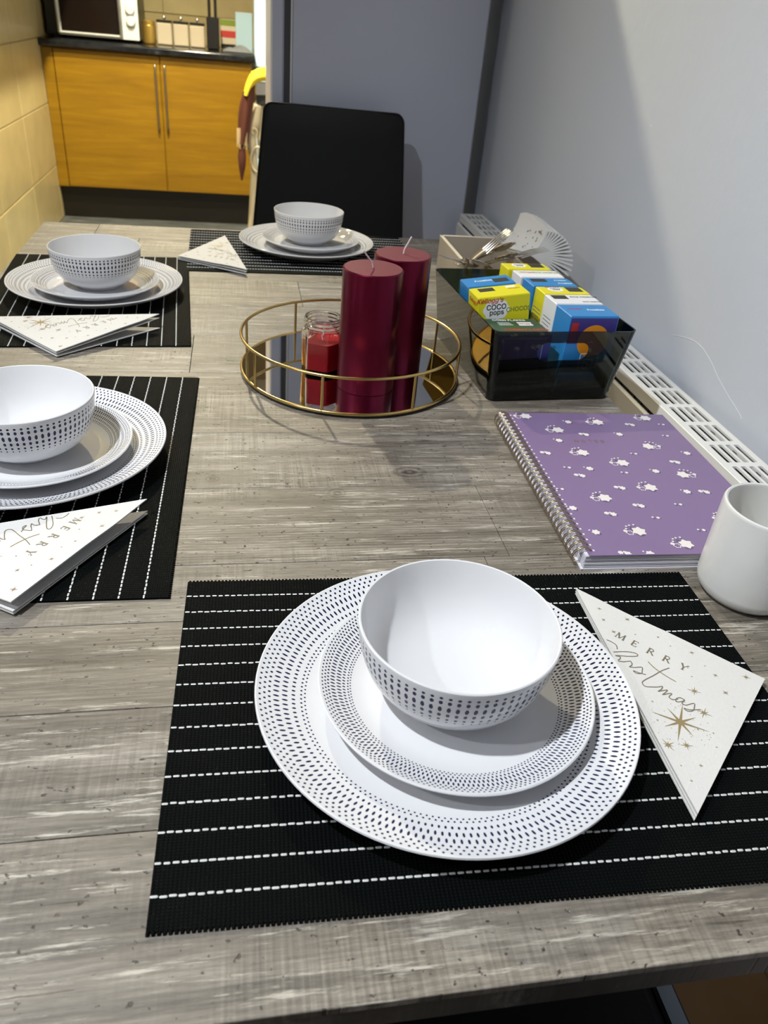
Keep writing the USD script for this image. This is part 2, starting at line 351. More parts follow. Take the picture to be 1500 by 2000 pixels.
plain('box_navy', (.016, .022, .13), .4)
plain('print_black', (.02, .02, .018), .5)
plain('print_red', (.42, .03, .025), .5)
plain('print_white', (.75, .76, .76), .5)
plain('print_orange', (.72, .26, .012), .5)
plain('print_purple', (.045, .03, .20), .5)
plain('print_green', (.16, .22, .02), .5)
plain('print_grey', (.16, .17, .19), .5)
plain('pale_blue', (.36, .50, .60), .5)
plain('bulb_holder', (.70, .70, .70), .3, .8)

TZ = 0.75      # table top
# ------------------------------------------------------------------ the room
WX, LX, BY, FY, CZ = 1.085, -0.63, 5.45, -3.0, 2.80
DX = -1.8     # the dining end of the room is wider
RIDGE = [(0.926, 0.771), (0.878, 0.783), (0.842, 0.785), (0.806, 0.776), (0.773, 0.761), (0.737, 0.749), (0.706, 0.74), (0.694, 0.735)]
struct('wall_right', box(WX, WX+.12, FY, BY, 0, CZ), 'painted_wall')
ridge = smooth_curve([(0, *q) for q in RIDGE], 6); ridge[:, 0] = WX+.0009-.0002
obj('plaster_crack', tube(ridge, .0012, 6), 'plaster_ridge', '/World/wall_right')
struct('wall_front', box(DX-.12, WX+.12, FY-.12, FY, 0, CZ), 'painted_wall')
struct('wall_back', box(LX-.12, WX+.12, BY, BY+.12, 0, CZ), 'grout')
struct('wall_left', ext(sg.Polygon([(DX-.12, FY), (DX, FY), (DX, .258), (LX-.008, .258), (LX-.008, BY), (DX-.12, BY)]), CZ), 'grout')
obj('plaster_skin', ext(sg.Polygon([(DX-.001, FY), (DX+.006, FY), (DX+.006, .25), (LX, .25), (LX, 2.399), (LX-.009, 2.399), (LX-.009, .259), (DX-.001, .259)]), CZ), 'painted_wall', '/World/wall_left', False)
rt = random.Random(3)
ys = [2.40, 3.02, 3.62, 4.22, 4.82, 5.45]; zs = [0, .288, .603, .913, 1.22, 1.53, 1.84, 2.15, 2.46, CZ]
for y0, y1 in zip(ys, ys[1:]):
    for z0, z1 in zip(zs, zs[1:]):
        g = .0022
        obj('tile', box(LX-.010, LX+rt.uniform(-.0008, .0008), y0+g, y1-g, z0+g, z1-g, .0018), f'cream_tile_{rt.randrange(3)}', '/World/wall_left', False)
for x0, x1 in zip(np.arange(LX, WX, .3), list(np.arange(LX+.3, WX, .3))+[WX]):
    for z0, z1 in ((.913, 1.06), (1.06, 1.36), (1.36, 1.66)):
        g = .002
        obj('tile', box(x0+g, x1-g, BY-.008, BY+.003, z0+g, z1-g, .0018), f'cream_tile_{rt.randrange(3)}', '/World/wall_back', False)
struct('ceiling', box(DX-.12, WX+.12, FY-.12, BY+.12, CZ, CZ+.1), 'white_ceiling')
struct('floor', box(DX-.12, WX+.12, FY-.12, BY+.12, -.1, -.006), 'grout')
obj('kitchen_floor_stone', box(LX, WX, 2.2, BY, -.006, 0), 'slate_floor', '/World/floor', False)
xb = DX
while xb < WX-.01:
    x1 = min(xb+.19, WX)
    obj('plank', box(xb+.0008, x1-.0008, FY, 2.198, -.006, 0, .001), f'tan_board_{rt.randrange(3)}', '/World/floor', False)
    xb = x1
struct('baseboard_right', box(WX-.016, WX, FY, 1.95, 0, .10, .004), 'white_enamel')

# the ceiling spotlights that light the place
for nm, (x, y, z), rad, power, col in LAMPS:
    lab = dict(dining='small round ceiling spotlight over the near end of the table', side='small round ceiling spotlight far to the left of the table', kitchen='small round ceiling spotlight between table and kitchen', worktop='deep shaded ceiling spotlight nearest the kitchen worktop')[nm]
    t = thing('ceiling_spotlight', lab, 'lamp', (x, y, z))
    h = CZ-z; lo = -.068 if nm == 'worktop' else -.030
    obj('lamp_base', lathe([(0, h), (.05, h), (.05, h-.015), (.018, h-.02), (.018, .060), (.034, .055), (.030, .042), (0, .042)], 32), 'bulb_holder', t)
    obj('shade', lathe([(.030, .052), (.046, .040), (.060, .012), (.068, lo), (.066, lo), (.058, .012), (.044, .038), (.030, .050)], 40), 'bulb_holder', t)
    s = UsdLux.SphereLight.Define(stage, t+'/bulb'); s.CreateRadiusAttr(rad*.8); s.CreateIntensityAttr(power/.64); s.CreateColorAttr(Gf.Vec3f(*col))
    if nm == 'dining':   # a reflector lamp, tilted towards the near place setting
        sh = UsdLux.ShapingAPI.Apply(s.GetPrim()); sh.CreateShapingConeAngleAttr(63.0); sh.CreateShapingConeSoftnessAttr(1.0)
        s.AddRotateXYZOp().Set(Gf.Vec3f(2.8, -26.7, 0.0))

# ------------------------------------------------------------------ dining table
tb = thing('dining_table', 'grey weathered wood dining table laid for four', 'table')
TX, TY = 0.8973, 1.5719
seams = [0.0, .111, .209, .299, .373, .502, .625, .797, .935, 1.075, 1.215, 1.355, 1.47, TY]
rp = random.Random(11)
for i, (y0, y1) in enumerate(zip(seams, seams[1:])):
    cuts = [0.0]+sorted({0: [], 1: [.44], 2: [], 3: [.62], 4: [.645], 5: [], 6: [], 7: [.33], 8: [], 9: [.5], 10: [], 11: [.2], 12: [.11]}[i])+[TX]
    for x0, x1 in zip(cuts, cuts[1:]):
        g = .00028
        obj('plank', box(x0+(g if x0 else 0), x1-(g if x1 < TX else 0), y0+(g if y0 else 0), y1-(g if y1 < TY else 0), TZ-.006, TZ, .0004), f'grey_wood_{rp.randrange(5)}', tb, False)
obj('tabletop_core', box(.0005, TX-.0005, .0005, TY-.0005, TZ-.025, TZ-.006), 'edge_wood', tb, False)
for x in (.002, TX-.062):
    for y in (.01, TY-.062): obj('leg', box(x, x+.06, y, y+.06, 0, TZ-.025, .004), 'edge_wood', tb, False)
obj('apron', [box(.07, TX-.07, .075, .093, .66, TZ-.025), box(.07, TX-.07, TY-.1, TY-.082, .66, TZ-.025)], 'edge_wood', tb, False)

# ------------------------------------------------------------------ placemats (45 x 30 cm, 14 stitched lines)
ML, MW, MT = .45, .30, .0016
def build_mat():
    t = thing('placemat', 'black woven placemat under the nearest place setting, white stitched lines running across', 'placemat', (.3434, .0477, TZ+.0002), math.radians(-1.4), 'black stitched placemats')
    n = 150; P = []
    for side in (0, 1):
        for k in range(n):
            a, b = ML*k/n, ML*(k+1)/n
            q = [(a+.0004, -.0011), (b-.0012, -.0011), (b-.0009, .0006), (b, .0006)] if side == 0 else None
            if side == 0: P += q
        if side == 0: P += [(ML, 0)]
        else:
            P += [(ML, MW)]
            for k in range(n-1, -1, -1):
                a, b = ML*k/n, ML*(k+1)/n; P += [(b-.0004, MW+.0009), (a+.0012, MW+.0009), (a+.0009, MW-.0006), (a, MW-.0006)]
    obj('woven_cloth', ext(sg.Polygon(P).buffer(0), MT), 'black_weave', t, False)
    base = trimesh.convex.convex_hull(np.array([(x*.0021, y*.00085, z) for x, y, z in [(-1, -.5, 0), (-1, .5, 0), (1, -.5, 0), (1, .5, 0), (-.7, -1, 0), (.7, -1, 0), (-.7, 1, 0), (.7, 1, 0), (-.6, 0, .0008), (.6, 0, .0008)]]))
    V, F = [], []
    for k in range(1, 15):
        m = 88
        for i in range(m):
            v = base.vertices.copy(); s = 1+.08*math.sin(i*12.9898+k*78.2)
            v = v*[s, 1, 1]+[ML*(i+.5)/m, MW-.020*k+.0002*math.sin(i*3.1+k), MT-.0001]
            F.append(base.faces+sum(map(len, V))); V.append(v)
    obj('stitching', trimesh.Trimesh(np.vstack(V), np.vstack(F), process=False), 'white_thread', t, False, kind='stuff', label='rows of white running stitch')
    return t
pm = build_mat()
def mat_copy(label, x, y, deg): return dup(pm, label, (x, y, TZ+.0002), math.radians(deg))
# these lie with the long side along the table: origin at the corner nearest the camera and right
mat_copy('black woven placemat on the left side, the nearer of two, cut by picture edge', .3365, .3267, 89.2)
mat_copy('black woven placemat on the left side farther from the camera, near the tiled wall', .3273, .8874, 93.3)
mat_copy('black woven placemat at the far end in front of the black chair', .302, 1.256, 1.0)

# ------------------------------------------------------------------ crockery
def dinner_mesh():
    return lathe([(0, .0055), (.04, .0055), (.08, .0060), (.092, .0070), (.102, .0092), (.114, .0132), (.126, .0180), (.1325, .0212), (.1342, .0222), (.1350, .0220), (.1354, .0208), (.1345, .0192), (.126, .0142), (.112, .0078), (.098, .0032), (.088, .0010), (.084, 0), (.080, 0), (.078, .0012), (.05, .0016), (0, .0016)], 128)
def side_mesh():
    return lathe([(0, .0045), (.03, .0045), (.060, .0050), (.068, .0062), (.076, .0088), (.085, .0128), (.093, .0166), (.0965, .0184), (.0978, .0188), (.0986, .0180), (.0982, .0166), (.092, .0128), (.082, .0076), (.073, .0034), (.066, .0010), (.063, 0), (.059, 0), (.057, .0012), (.03, .0015), (0, .0015)], 112)
def bowl_mesh():
    out = [(0, .0022), (.028, .0022), (.030, 0), (.0335, 0), (.0350, .0018), (.0362, .0045), (.0470, .0085), (.0568, .0160), (.0625, .0250), (.0663, .0355), (.0688, .0470), (.0698, .0570), (.0704, .0610)]
    rim = [(.0702, .0622), (.0694, .0628), (.0684, .0624)]
    inn = [(.0672, .0570), (.0657, .0470), (.0632, .0360), (.0592, .0262), (.0530, .0178), (.0430, .0108), (.0280, .0072), (.0140, .0060), (0, .0058)]
    return lathe(out+rim+inn, 112)
MZ = TZ+.0018
sets = [  # dinner plate, side plate, bowl
    ((.539, .192), (.546, .195), (.544, .202)), ((.183, .569), (.186, .564), (.181, .567)), ((.169, 1.120), (.170, 1.113), (.172, 1.122)), ((.532, 1.430), (.541, 1.440), (.537, 1.452))]
where = ['nearest the camera', 'cut by the left picture edge', 'on the left far from the camera', 'at the far end before the black chair']
proto = {}
for i, (a, b, c) in enumerate(sets):
    rz = (0, .7, 1.9, 3.1)[i]
    for nm, p, z, mk, mt, what, ct in (('dinner_plate', a, MZ, dinner_mesh, 'dinner_glaze', 'large white dinner plate with navy dashed rim,', 'plate'), ('side_plate', b, MZ+.0057, side_mesh, 'side_glaze', 'small white side plate with navy dashed rim,', 'plate'), ('cereal_bowl', c, MZ+.0057+.0047, bowl_mesh, 'bowl_glaze', 'white bowl with rows of navy dashes outside,', 'bowl')):
        lab = f'{what} {where[i]}'
        lab = ' '.join(lab.split()[:16])
        if i == 0:
            t = thing(nm, lab, ct, (*p, z), rz, {'dinner_plate': 'navy dashed dinner plates', 'side_plate': 'navy dashed side plates', 'cereal_bowl': 'navy dashed bowls'}[nm])
            obj({'dinner_plate': 'plate_body', 'side_plate': 'plate_body', 'cereal_bowl': 'bowl_body'}[nm], mk(), mt, t, 40); proto[nm] = t
        else: dup(proto[nm], lab, (*p, z), rz)

# ------------------------------------------------------------------ napkins, folded to a triangle, with foil print
def star(cx, cy, R, k=8, inner=.16, rot=0.0, alt=.62):
    P = []
    for i in range(k*2):
        a = rot+PI*i/k; r = R*inner if i % 2 else (R if i % 4 == 0 else R*alt); P.append((cx+r*math.cos(a), cy+r*math.sin(a)))
    return sg.Polygon(P).buffer(0)
def stroke(pts, w, n=8): return sg.LineString(smooth_curve(np.array(pts, float), n)).buffer(w/2, quad_segs=3)
def serif_letter(ch, h):
    """capitals with thick and thin strokes"""
    t, s = .17*h, .05*h
    L = lambda *p, w=t: sg.LineString(p).buffer(w/2, cap_style='flat')
    sf = lambda x, y, w=.32*h: sg.box(x-w/2, y-s/2, x+w/2, y+s/2)
    if ch == 'M': return union_all([L((.12*h, 0), (.2*h, h), w=s*1.3), L((.2*h, h), (.56*h, .05*h)), L((.56*h, .05*h), (.95*h, h), w=s*1.3), L((.92*h, h), (1.02*h, 0)), sf(.12*h, 0, .26*h), sf(1.02*h, 0), sf(.17*h, h, .2*h), sf(.96*h, h, .2*h)]), 1.2*h
    if ch == 'E': return union_all([L((.15*h, 0), (.15*h, h)), L((.1*h, h-s/2), (.62*h, h-s/2), w=s*1.4), L((.1*h, .52*h), (.5*h, .52*h), w=s*1.4), L((.1*h, s/2), (.66*h, s/2), w=s*1.4), L((.62*h, h), (.62*h, .82*h), w=s), L((.66*h, 0), (.66*h, .2*h), w=s), L((.5*h, .44*h), (.5*h, .6*h), w=s)]), .78*h
    if ch == 'R': return union_all([L((.15*h, 0), (.15*h, h)), stroke([(.15*h, .98*h), (.45*h, .97*h), (.62*h, .75*h), (.45*h, .52*h), (.15*h, .5*h)], .1*h), L((.36*h, .5*h), (.78*h, 0), w=t*.85), sf(.15*h, 0), sf(.8*h, 0, .2*h), sf(.12*h, h, .22*h)]), .86*h
    if ch == 'Y': return union_all([L((.1*h, h), (.42*h, .45*h)), L((.8*h, h), (.42*h, .45*h), w=s*1.5), L((.42*h, .48*h), (.42*h, 0)), sf(.42*h, 0), sf(.1*h, h, .28*h), sf(.8*h, h, .22*h)]), .85*h
def napkin_print():
    gold, grey = [], []
    x = -.1135; h = .0074
    for ch, ux in zip('MERRY', (-.1125, -.0985, -.0850, -.0716, -.0580)):
        g, w = serif_letter(ch, h); grey.append(affinity.translate(g, ux, -.0372))
    # the flowing script "Christmas", in millimetres
    w = .00075
    mm = lambda pts: [(a/1000, b/1000) for a, b in pts]
    S = [[(-104, -51), (-107, -47), (-114, -46.5), (-121, -50), (-126, -57), (-124, -63), (-118, -64), (-112, -60)],                    # C
         [(-112, -66), (-104, -56), (-96, -47.5), (-90, -44.5), (-88.5, -47), (-94, -53), (-101, -59), (-106, -65), (-102, -60.5), (-98.5, -58.5), (-97.5, -61), (-98, -64.5), (-94, -62)],  # h
         [(-94, -62), (-91, -58), (-90, -57), (-88.5, -58.5), (-88, -59)],                                                                   # r
         [(-88, -58.5), (-87.5, -61), (-88, -64), (-85, -62)],                                                                              # i
         [(-85, -62), (-80.5, -57), (-79, -60), (-78, -64), (-81, -67), (-84, -66), (-80, -65), (-75, -63)],                                  # s
         [(-63.5, -42.5), (-67, -50), (-70, -60), (-73, -69), (-73.5, -74), (-70, -76), (-65, -72), (-62, -69)],                               # t
         [(-62, -69), (-60, -66.5), (-59.5, -70), (-60.5, -74), (-57, -69), (-55.5, -68), (-56, -72), (-56.5, -75), (-53, -70), (-51.5, -69.5), (-52, -74), (-49, -75), (-46, -72)],  # m
         [(-42, -69), (-45, -69), (-47, -72), (-46, -75), (-43, -72.5), (-41.5, -69.5), (-42, -74), (-39, -74)],                               # a
         [(-39, -74), (-35, -68), (-33.5, -71), (-33, -76), (-36, -79), (-39, -78), (-35, -76.5), (-29, -71)]]                                # s
    for q in S: grey.append(stroke(mm(q), w))
    gold.append(stroke(mm([(-79, -47), (-72, -50.5), (-62, -53), (-54, -54)]), w))                                                         # the t's long bar
    gold.append(star(-.0364, -.0938, .0205, 8, .13, .25, .70)); gold.append(star(-.0258, -.0726, .0062, 8, .17, .1, .6)); gold.append(star(-.0391, -.0546, .0052, 8, .17, .3, .6))
    for u, v, r in [(-137, -12.4, 2.2), (-113, -7.9, 2.8), (-115, -32.4, 2.7), (-55.5, -11.5, 2.4), (-32, -25, 2.4), (-12.4, -9.3, 3.4), (-19.7, -39.2, 3.0), (-10, -49.8, 1.5), (-35.5, -122, 6.0), (-25.2, -112.9, 4.8), (-11.3, -124.3, 1.8), (-100, -22, 1.0), (-84, -12, 1.5), (-72, -16, .9), (-60, -88, 1.2), (-50, -104, 1.1), (-128, -24, 2.2), (-24, -92, .9), (-14, -88, 1.0), (-8, -100, 1.0), (-12, -142, 1.3), (-22, -134, .9), (-42, -20, .9), (-52, -32, .8), (-46, -40, .9)]:
        gold.append(star(u/1000, v/1000, r/1000, 8, .2, u*.1, .62))
    rs = random.Random(5)
    for _ in range(46):
        a, r = rs.uniform(0, 2*PI), rs.uniform(.010, .024); gold.append(sg.Point(-.0364+r*math.cos(a), -.0938+r*math.sin(a)).buffer(.00035, quad_segs=1))
    tri = sg.Polygon([(-.163, -.001), (-.001, -.001), (-.001, -.163)]).buffer(-.0015)
    return union_all(gold).intersection(tri), union_all(grey).intersection(tri)
NP = napkin_print(); NS = .1655
def napkin(label, A, B, lift, seed, mid=.8):
    """A acute corner, B right-angle corner (text runs A to B); lift = (at A, at B, at C) heights of the top sheet"""
    A, B = np.array(A), np.array(B); d = B-A; rz = math.atan2(d[1], d[0]); s = np.linalg.norm(d)/NS
    t = thing('paper_napkin', label, 'napkin', (B[0], B[1], MZ), rz, 'folded christmas napkins')
    def zf(x, y, k):
        a, c = -x/NS, -y/NS; b = 1-a-c
        return k*(lift[0]*a+lift[1]*b+lift[2]*c)+.0010*math.sin(seed+28*x+9*y)*math.sin(PI*min(1, max(0, b*2)))*k
    n = 18
    def sheet(base, shrink, k, thick):
        V, idx = [], {}
        for i in range(n+1):
            for j in range(n+1-i):
                x, y = -NS*s*shrink*i/n, -NS*s*shrink*j/n; idx[i, j] = len(V); V.append((x-(1-shrink)*.02, y-(1-shrink)*.02, base+zf(x, y, k)))
        F = []
        for i in range(n):
            for j in range(n-i):
                F.append((idx[i, j], idx[i+1, j], idx[i, j+1]))
                if i+j < n-1: F.append((idx[i+1, j], idx[i+1, j+1], idx[i, j+1]))
        V = np.array(V); m0 = len(V); edge = [idx[i, 0] for i in range(n+1)]+[idx[n-j, j] for j in range(1, n+1)]+[idx[0, n-j] for j in range(1, n)]
        F = [tuple(f) for f in F]; F += [(c+m0, b+m0, a+m0) for a, b, c in F]
        for a, b in zip(edge, edge[1:]+edge[:1]): F += [(a, a+m0, b+m0), (a, b+m0, b)]
        m = trimesh.Trimesh(np.vstack([V, V-[0, 0, thick]]), np.array(F), process=False); trimesh.repair.fix_normals(m); return m
    obj('under_layer', sheet(.0014, .995, .05, .0012), 'tissue', t, False)
    obj('middle_layer', sheet(.0030, .997, mid, .0009), 'tissue', t, False)
    top = obj('top_layer', sheet(.0050, 1.0, 1.0, .0011), 'tissue', t, False)
    for mname, nm, poly in (('gold_foil', 'star_print', NP[0]), ('grey_foil', 'lettering', NP[1])):
        m = ext(poly, .00012); v = m.vertices.copy(); tri_sub = m
        v[:, :2] *= s; v[:, 2] += np.array([.0050+zf(x, y, 1.0) for x, y in v[:, :2]])+.00012
        obj(nm, trimesh.Trimesh(v, m.faces, process=False), mname, top, False)
    return t
napkin('white napkin triangle beside the nearest plates, gold stars and full lettering showing', (.686, .312), (.798, .193), (.0012, .0008, .0040), 1, .45)
napkin('triangular white napkin leaning open on the lower left placemat, partly outside the left edge', (.309, .453), (.220, .312), (.0125, .0085, .0020), 2, .12)
napkin('white triangular napkin with curled corner below the far left plates, lettering upside down', (.281, .952), (.157, .838), (.018, .003, .004), 3, .8)
napkin('cream lit triangular napkin on the far placemat corner, left of the far plates', (.410, 1.238), (.284, 1.323), (.006, .002, .012), 4, .6)

# ------------------------------------------------------------------ mirrored tray with candles
TC = (.545, .808)
tr = thing('mirror_tray', 'round gold wire tray with mirrored base holding the red candles', 'tray', (*TC, TZ))
obj('base_plate', lathe([(0, 0), (.1455, 0), (.147, .001), (.147, .0045), (0, .0045)], 96), 'black_felt', tr)
obj('mirror', lathe([(0, .0045), (.1448, .0045), (.1448, .0062), (0, .0062)], 96), 'mirror_glass', tr)
circ = lambda r, z, n=96: np.array([(r*math.cos(a), r*math.sin(a), z) for a in np.linspace(0, 2*PI, n, endpoint=False)])
obj('lower_rim', tube(circ(.1468, .0055), .0022, 8, True), 'brass', tr, True)
obj('upper_rim', tube(circ(.1468, .0525), .0020, 8, True), 'brass', tr, True)
for a in (161.5, 117, -152.5, -110.5, -64.8, 25, -18.5, 70):
    a = math.radians(a); x, y = .1468*math.cos(a), .1468*math.sin(a)
    obj('post', tube([(x, y, .005), (x, y, .053)], .0018, 8), 'brass', tr, True)
MTZ = TZ+.0062
def candle(label, x, y, H, wick):
    t = thing('pillar_candle', label, 'candle', (x, y, MTZ), 0, 'burgundy pillar candles')
    R = .0372
    obj('wax_body', lathe([(0, 0), (R-.001, 0), (R, .001), (R, H-.0012), (R-.0012, H), (0, H)], 80), 'pearl_wax', t)
    obj('wax_top', lathe([(0, H), (R-.0016, H), (R-.0018, H+.0003), (0, H+.0003)], 64), 'matt_wax', t)
    w = smooth_curve([(0, 0, H-.002), (wick[0]*.15, wick[1]*.15, H+.006), (wick[0]*.6, wick[1]*.6, H+.014), (wick[0], wick[1], H+.021)], 5)
    obj('wick', tube(w, .0011, 7), 'wick', t, True)
candle('tall burgundy pillar candle in the tray, the nearer of the two', .558, .749, .1535, (-.014, -.004))
candle('tall burgundy pillar candle in the tray, standing behind the other', .6075, .818, .1535, (.010, .005))
def jar(label, x, y, rz):
    t = thing('jar_candle', label, 'candle', (x, y, MTZ), rz, 'red jar candles')
    R, n = .0305, 6
    def hexa(r, z): 
        return sg.Polygon([(r*math.cos(PI/3*k), r*math.sin(PI/3*k)) for k in range(n)]).buffer(-.004).buffer(.004, quad_segs=4)
    H = .056
    body = m3.Manifold.hull_points(np.vstack([[(*p, .0015) for p in hexa(R-.0015, 0).exterior.coords], [(*p, 0) for p in hexa(R-.004, 0).exterior.coords], [(*p, H-.004) for p in hexa(R, 0).exterior.coords], [(.024*math.cos(a), .024*math.sin(a), H+.003) for a in np.linspace(0, 2*PI, 32)]]))
    inner = m3.Manifold.hull_points(np.vstack([[(*p, .006) for p in hexa(R-.003, 0).exterior.coords], [(*p, H-.006) for p in hexa(R-.003, 0).exterior.coords], [(.0215*math.cos(a), .0215*math.sin(a), H) for a in np.linspace(0, 2*PI, 32)]]))
    neck = m3.Manifold.cylinder(.018, .0245, .0245, 48).translate((0, 0, H)); hole = m3.Manifold.cylinder(.03, .0215, .0215, 48).translate((0, 0, H-.006))
    g = body+neck
    for k in range(3): g = g+m3.Manifold(m3.Mesh(*(lambda q: (np.array(q.vertices, np.float32), np.array(q.faces, np.uint32)))(mv(tube(circ(.0245, 0, 48), .0011, 6, True), (0, 0, H+.005+.005*k)))))
    g = g-inner-hole
    obj('glass_jar', tm(g), 'clear_glass', t, 30)
    wx = m3.Manifold.hull_points(np.vstack([[(*p, .0064) for p in hexa(R-.0036, 0).exterior.coords], [(*p, H-.013) for p in hexa(R-.0036, 0).exterior.coords]]))
    obj('red_wax', tm(wx), 'jar_wax', t, 30)
    obj('wick', tube([(0, 0, H-.014), (.001, 0, H-.004)], .0009, 6), 'wick', t, True)
jar('red wax candle in a small hexagonal glass jar, left of the tall candles', .5055, .800, math.radians(38))
jar('red jar candle mostly hidden behind the nearer tall candle, only its glass rim showing', .562, .852, math.radians(10))

# ------------------------------------------------------------------ mug
t = thing('white_mug', 'off-white glazed straight mug at the right edge beside the notebook', 'mug', (.8490, .3085, TZ))
R, H = .0433, .092
obj('mug_body', lathe([(0, .002), (.028, .002), (.029, 0), (.032, 0), (.037, .002), (.0415, .007), (.0432, .014), (R, .03), (R, H-.003), (R-.0008, H-.0008), (R-.0022, H), (R-.0036, H-.0008), (R-.0042, H-.003), (R-.0044, .03), (R-.005, .014), (R-.010, .008), (.02, .006), (0, .006)], 96), 'mug_glaze', t)
hp = smooth_curve([(R-.002, 0, .070), (R+.016, 0, .070), (R+.026, 0, .055), (R+.024, 0, .035), (R+.012, 0, .022), (R-.002, 0, .020)], 6)
obj('handle', mv(tube(hp, .0052, 10), rz=math.radians(-25)), 'mug_glaze', t, True)

# ------------------------------------------------------------------ notebook
nb = thing('spiral_notebook', 'purple floral spiral notebook lying closed beside the white mug', 'notebook', (.7125, .3475, TZ), math.radians(-1.2))
NW, NH, NZ = .211, .300, .0165
obj('back_cover', box(-.006, NW, 0, NH, 0, .0012), 'page_white', nb, False)
rn = random.Random(4); n_lay = 14
for k in range(n_lay):
    z0 = .0012+(NZ-.0024)*k/n_lay; j = rn.uniform(-.0006, .0006)
    obj('page_block', box(-.004+.0005*(k % 2), NW-.0012+j, .0012+j, NH-.0012, z0, z0+(NZ-.0024)/n_lay*.86), 'page_white' if k % 2 else 'page_edge', nb, False)
cv = obj('front_cover', box(-.001, NW, 0, NH, NZ-.0012, NZ, .0003), 'purple_card', nb, False)
def flower(cx, cy, r, rot):
    P = [(cx+r*(1 if i % 2 == 0 else .68)*math.cos(rot+PI*i/6), cy+r*(1 if i % 2 == 0 else .68)*math.sin(rot+PI*i/6)) for i in range(12)]
    return sg.Polygon(P).buffer(r*.12, quad_segs=2)
pet, leaf = [], []
big = [(.0496, .2554), (.109, .2775), (.0604, .1992), (.0995, .1757), (.1573, .2155), (.1091, .1223), (.0487, .1019), (.1691, .1496), (.0598, .0405), (.0985, .0181), (.1782, .2909), (.165, .062), (.150, .012), (.020, .292)]
small = [(.0748, .2752), (.1534, .2702), (.1963, .2713), (.1289, .2437), (.0828, .2428), (.1875, .2408), (.0463, .2265), (.0195, .1964), (.1265, .1951), (.194, .1971), (.1684, .1762), (.034, .1627), (.0595, .1605), (.0422, .146), (.0968, .1517), (.1355, .1552), (.0778, .1202), (.0102, .1174), (.1514, .1116), (.0839, .0848), (.129, .0863), (.0113, .0807), (.0471, .0699), (.0926, .0618), (.0195, .0378), (.171, .1115), (.1307, .0392), (.0595, .0018), (.0344, .0031), (.198, .09), (.190, .035), (.197, .012), (.155, .035)]
for i, (x, y) in enumerate(big):
    sg_ = -1 if i in (4, 7) else 1
    pet.append(flower(x+.0045*sg_, y-.002, .0068, .3*i)); leaf += [sg.Point(x+.0045*sg_, y-.0062).buffer(.0048, quad_segs=3), sg.Point(x-.001*sg_, y+.0025).buffer(.0026, quad_segs=3)]
    for a, q, w in ((160, .0075, 0), (128, .0085, 0), (100, .0085, 0), (70, .0098, 0), (188, .0095, 1), (215, .0080, 2)):
        cx_, cy_ = x+sg_*q*math.cos(math.radians(a)), y+q*math.sin(math.radians(a))
        if w == 2: pet.append(flower(x-sg_*.0058, y-.0045, .0034, 0).exterior.buffer(.00035, quad_segs=1))
        elif w == 1: pet.append(flower(cx_, cy_, .0022, .4)); leaf.append(sg.Point(cx_+.0012, cy_-.0016).buffer(.0017, quad_segs=2))
        else: pet.append(sg.Point(cx_, cy_).buffer(.0012, quad_segs=2)); leaf.append(sg.Point(cx_+.0006, cy_-.0014).buffer(.0011, quad_segs=2))
for i, (x, y) in enumerate(small):
    if i % 3 == 0: pet += [flower(x, y, .0040, i*.7), sg.Point(x-.0055, y+.0035).buffer(.0010, quad_segs=2)]; leaf += [sg.Point(x+.002, y-.0030).buffer(.0026, quad_segs=2)]
    elif i % 3 == 1: pet += [flower(x+.003, y-.001, .0034, i), flower(x-.0035, y+.001, .0026, i*.3), sg.Point(x+.0005, y+.0022).buffer(.0012, quad_segs=2)]; leaf += [sg.Point(x, y-.0030).buffer(.0021, quad_segs=2), sg.Point(x+.006, y-.003).buffer(.0014, quad_segs=2)]
    else: pet += [sg.Point(x-.003, y+.001).buffer(.0013, quad_segs=2), flower(x+.0025, y, .0019, .2)]; leaf += [sg.Point(x-.0022, y-.0012).buffer(.0014, quad_segs=2), sg.Point(x+.004, y-.0014).buffer(.0013, quad_segs=2)]
area = sg.box(.001, .001, NW-.001, NH-.001)
pu = union_all(pet).intersection(area); lu = union_all(leaf).intersection(area).difference(pu)
obj('leaf_print', ext(lu, .00008, NZ), 'leaf_print', cv, False, kind='stuff')
obj('flower_print', ext(pu, .00012, NZ), 'petal_print', cv, False, kind='stuff')
obj('lettering', mv(meshkit.text_mesh('N O T E S', .0062, .0001, False), (.064, .222, NZ+.0001)), 'gold_print', cv, False, label='small gold word NOTES on the purple cover')
loops = 33
for k in range(loops):
    y = .008+(NH-.016)*k/(loops-1)
    c = np.array([(-.0035+.0098*math.cos(a), y+.0011*math.sin(a/2), NZ/2+.0015+.0102*math.sin(a)) for a in np.linspace(.25, 2*PI-.25+.0, 18)])
    obj('wire_loop', [tube(c+[0, -.0011, 0], .00062, 5), tube(c+[0, .0011, 0], .00062, 5)], 'coil_wire', nb, True)
# punched white strip under the coil
for k in range(loops):
    y = .008+(NH-.016)*k/(loops-1)
    obj('punched_tab', box(-.0066, .0008, y+.0021, y+.0071, NZ-.0040, NZ-.0010), 'page_white', nb, False)
    obj('punched_hole', box(.0048, .0066, y-.0012, y+.0012, NZ-.0002, NZ+.0001), 'page_white', cv, False)

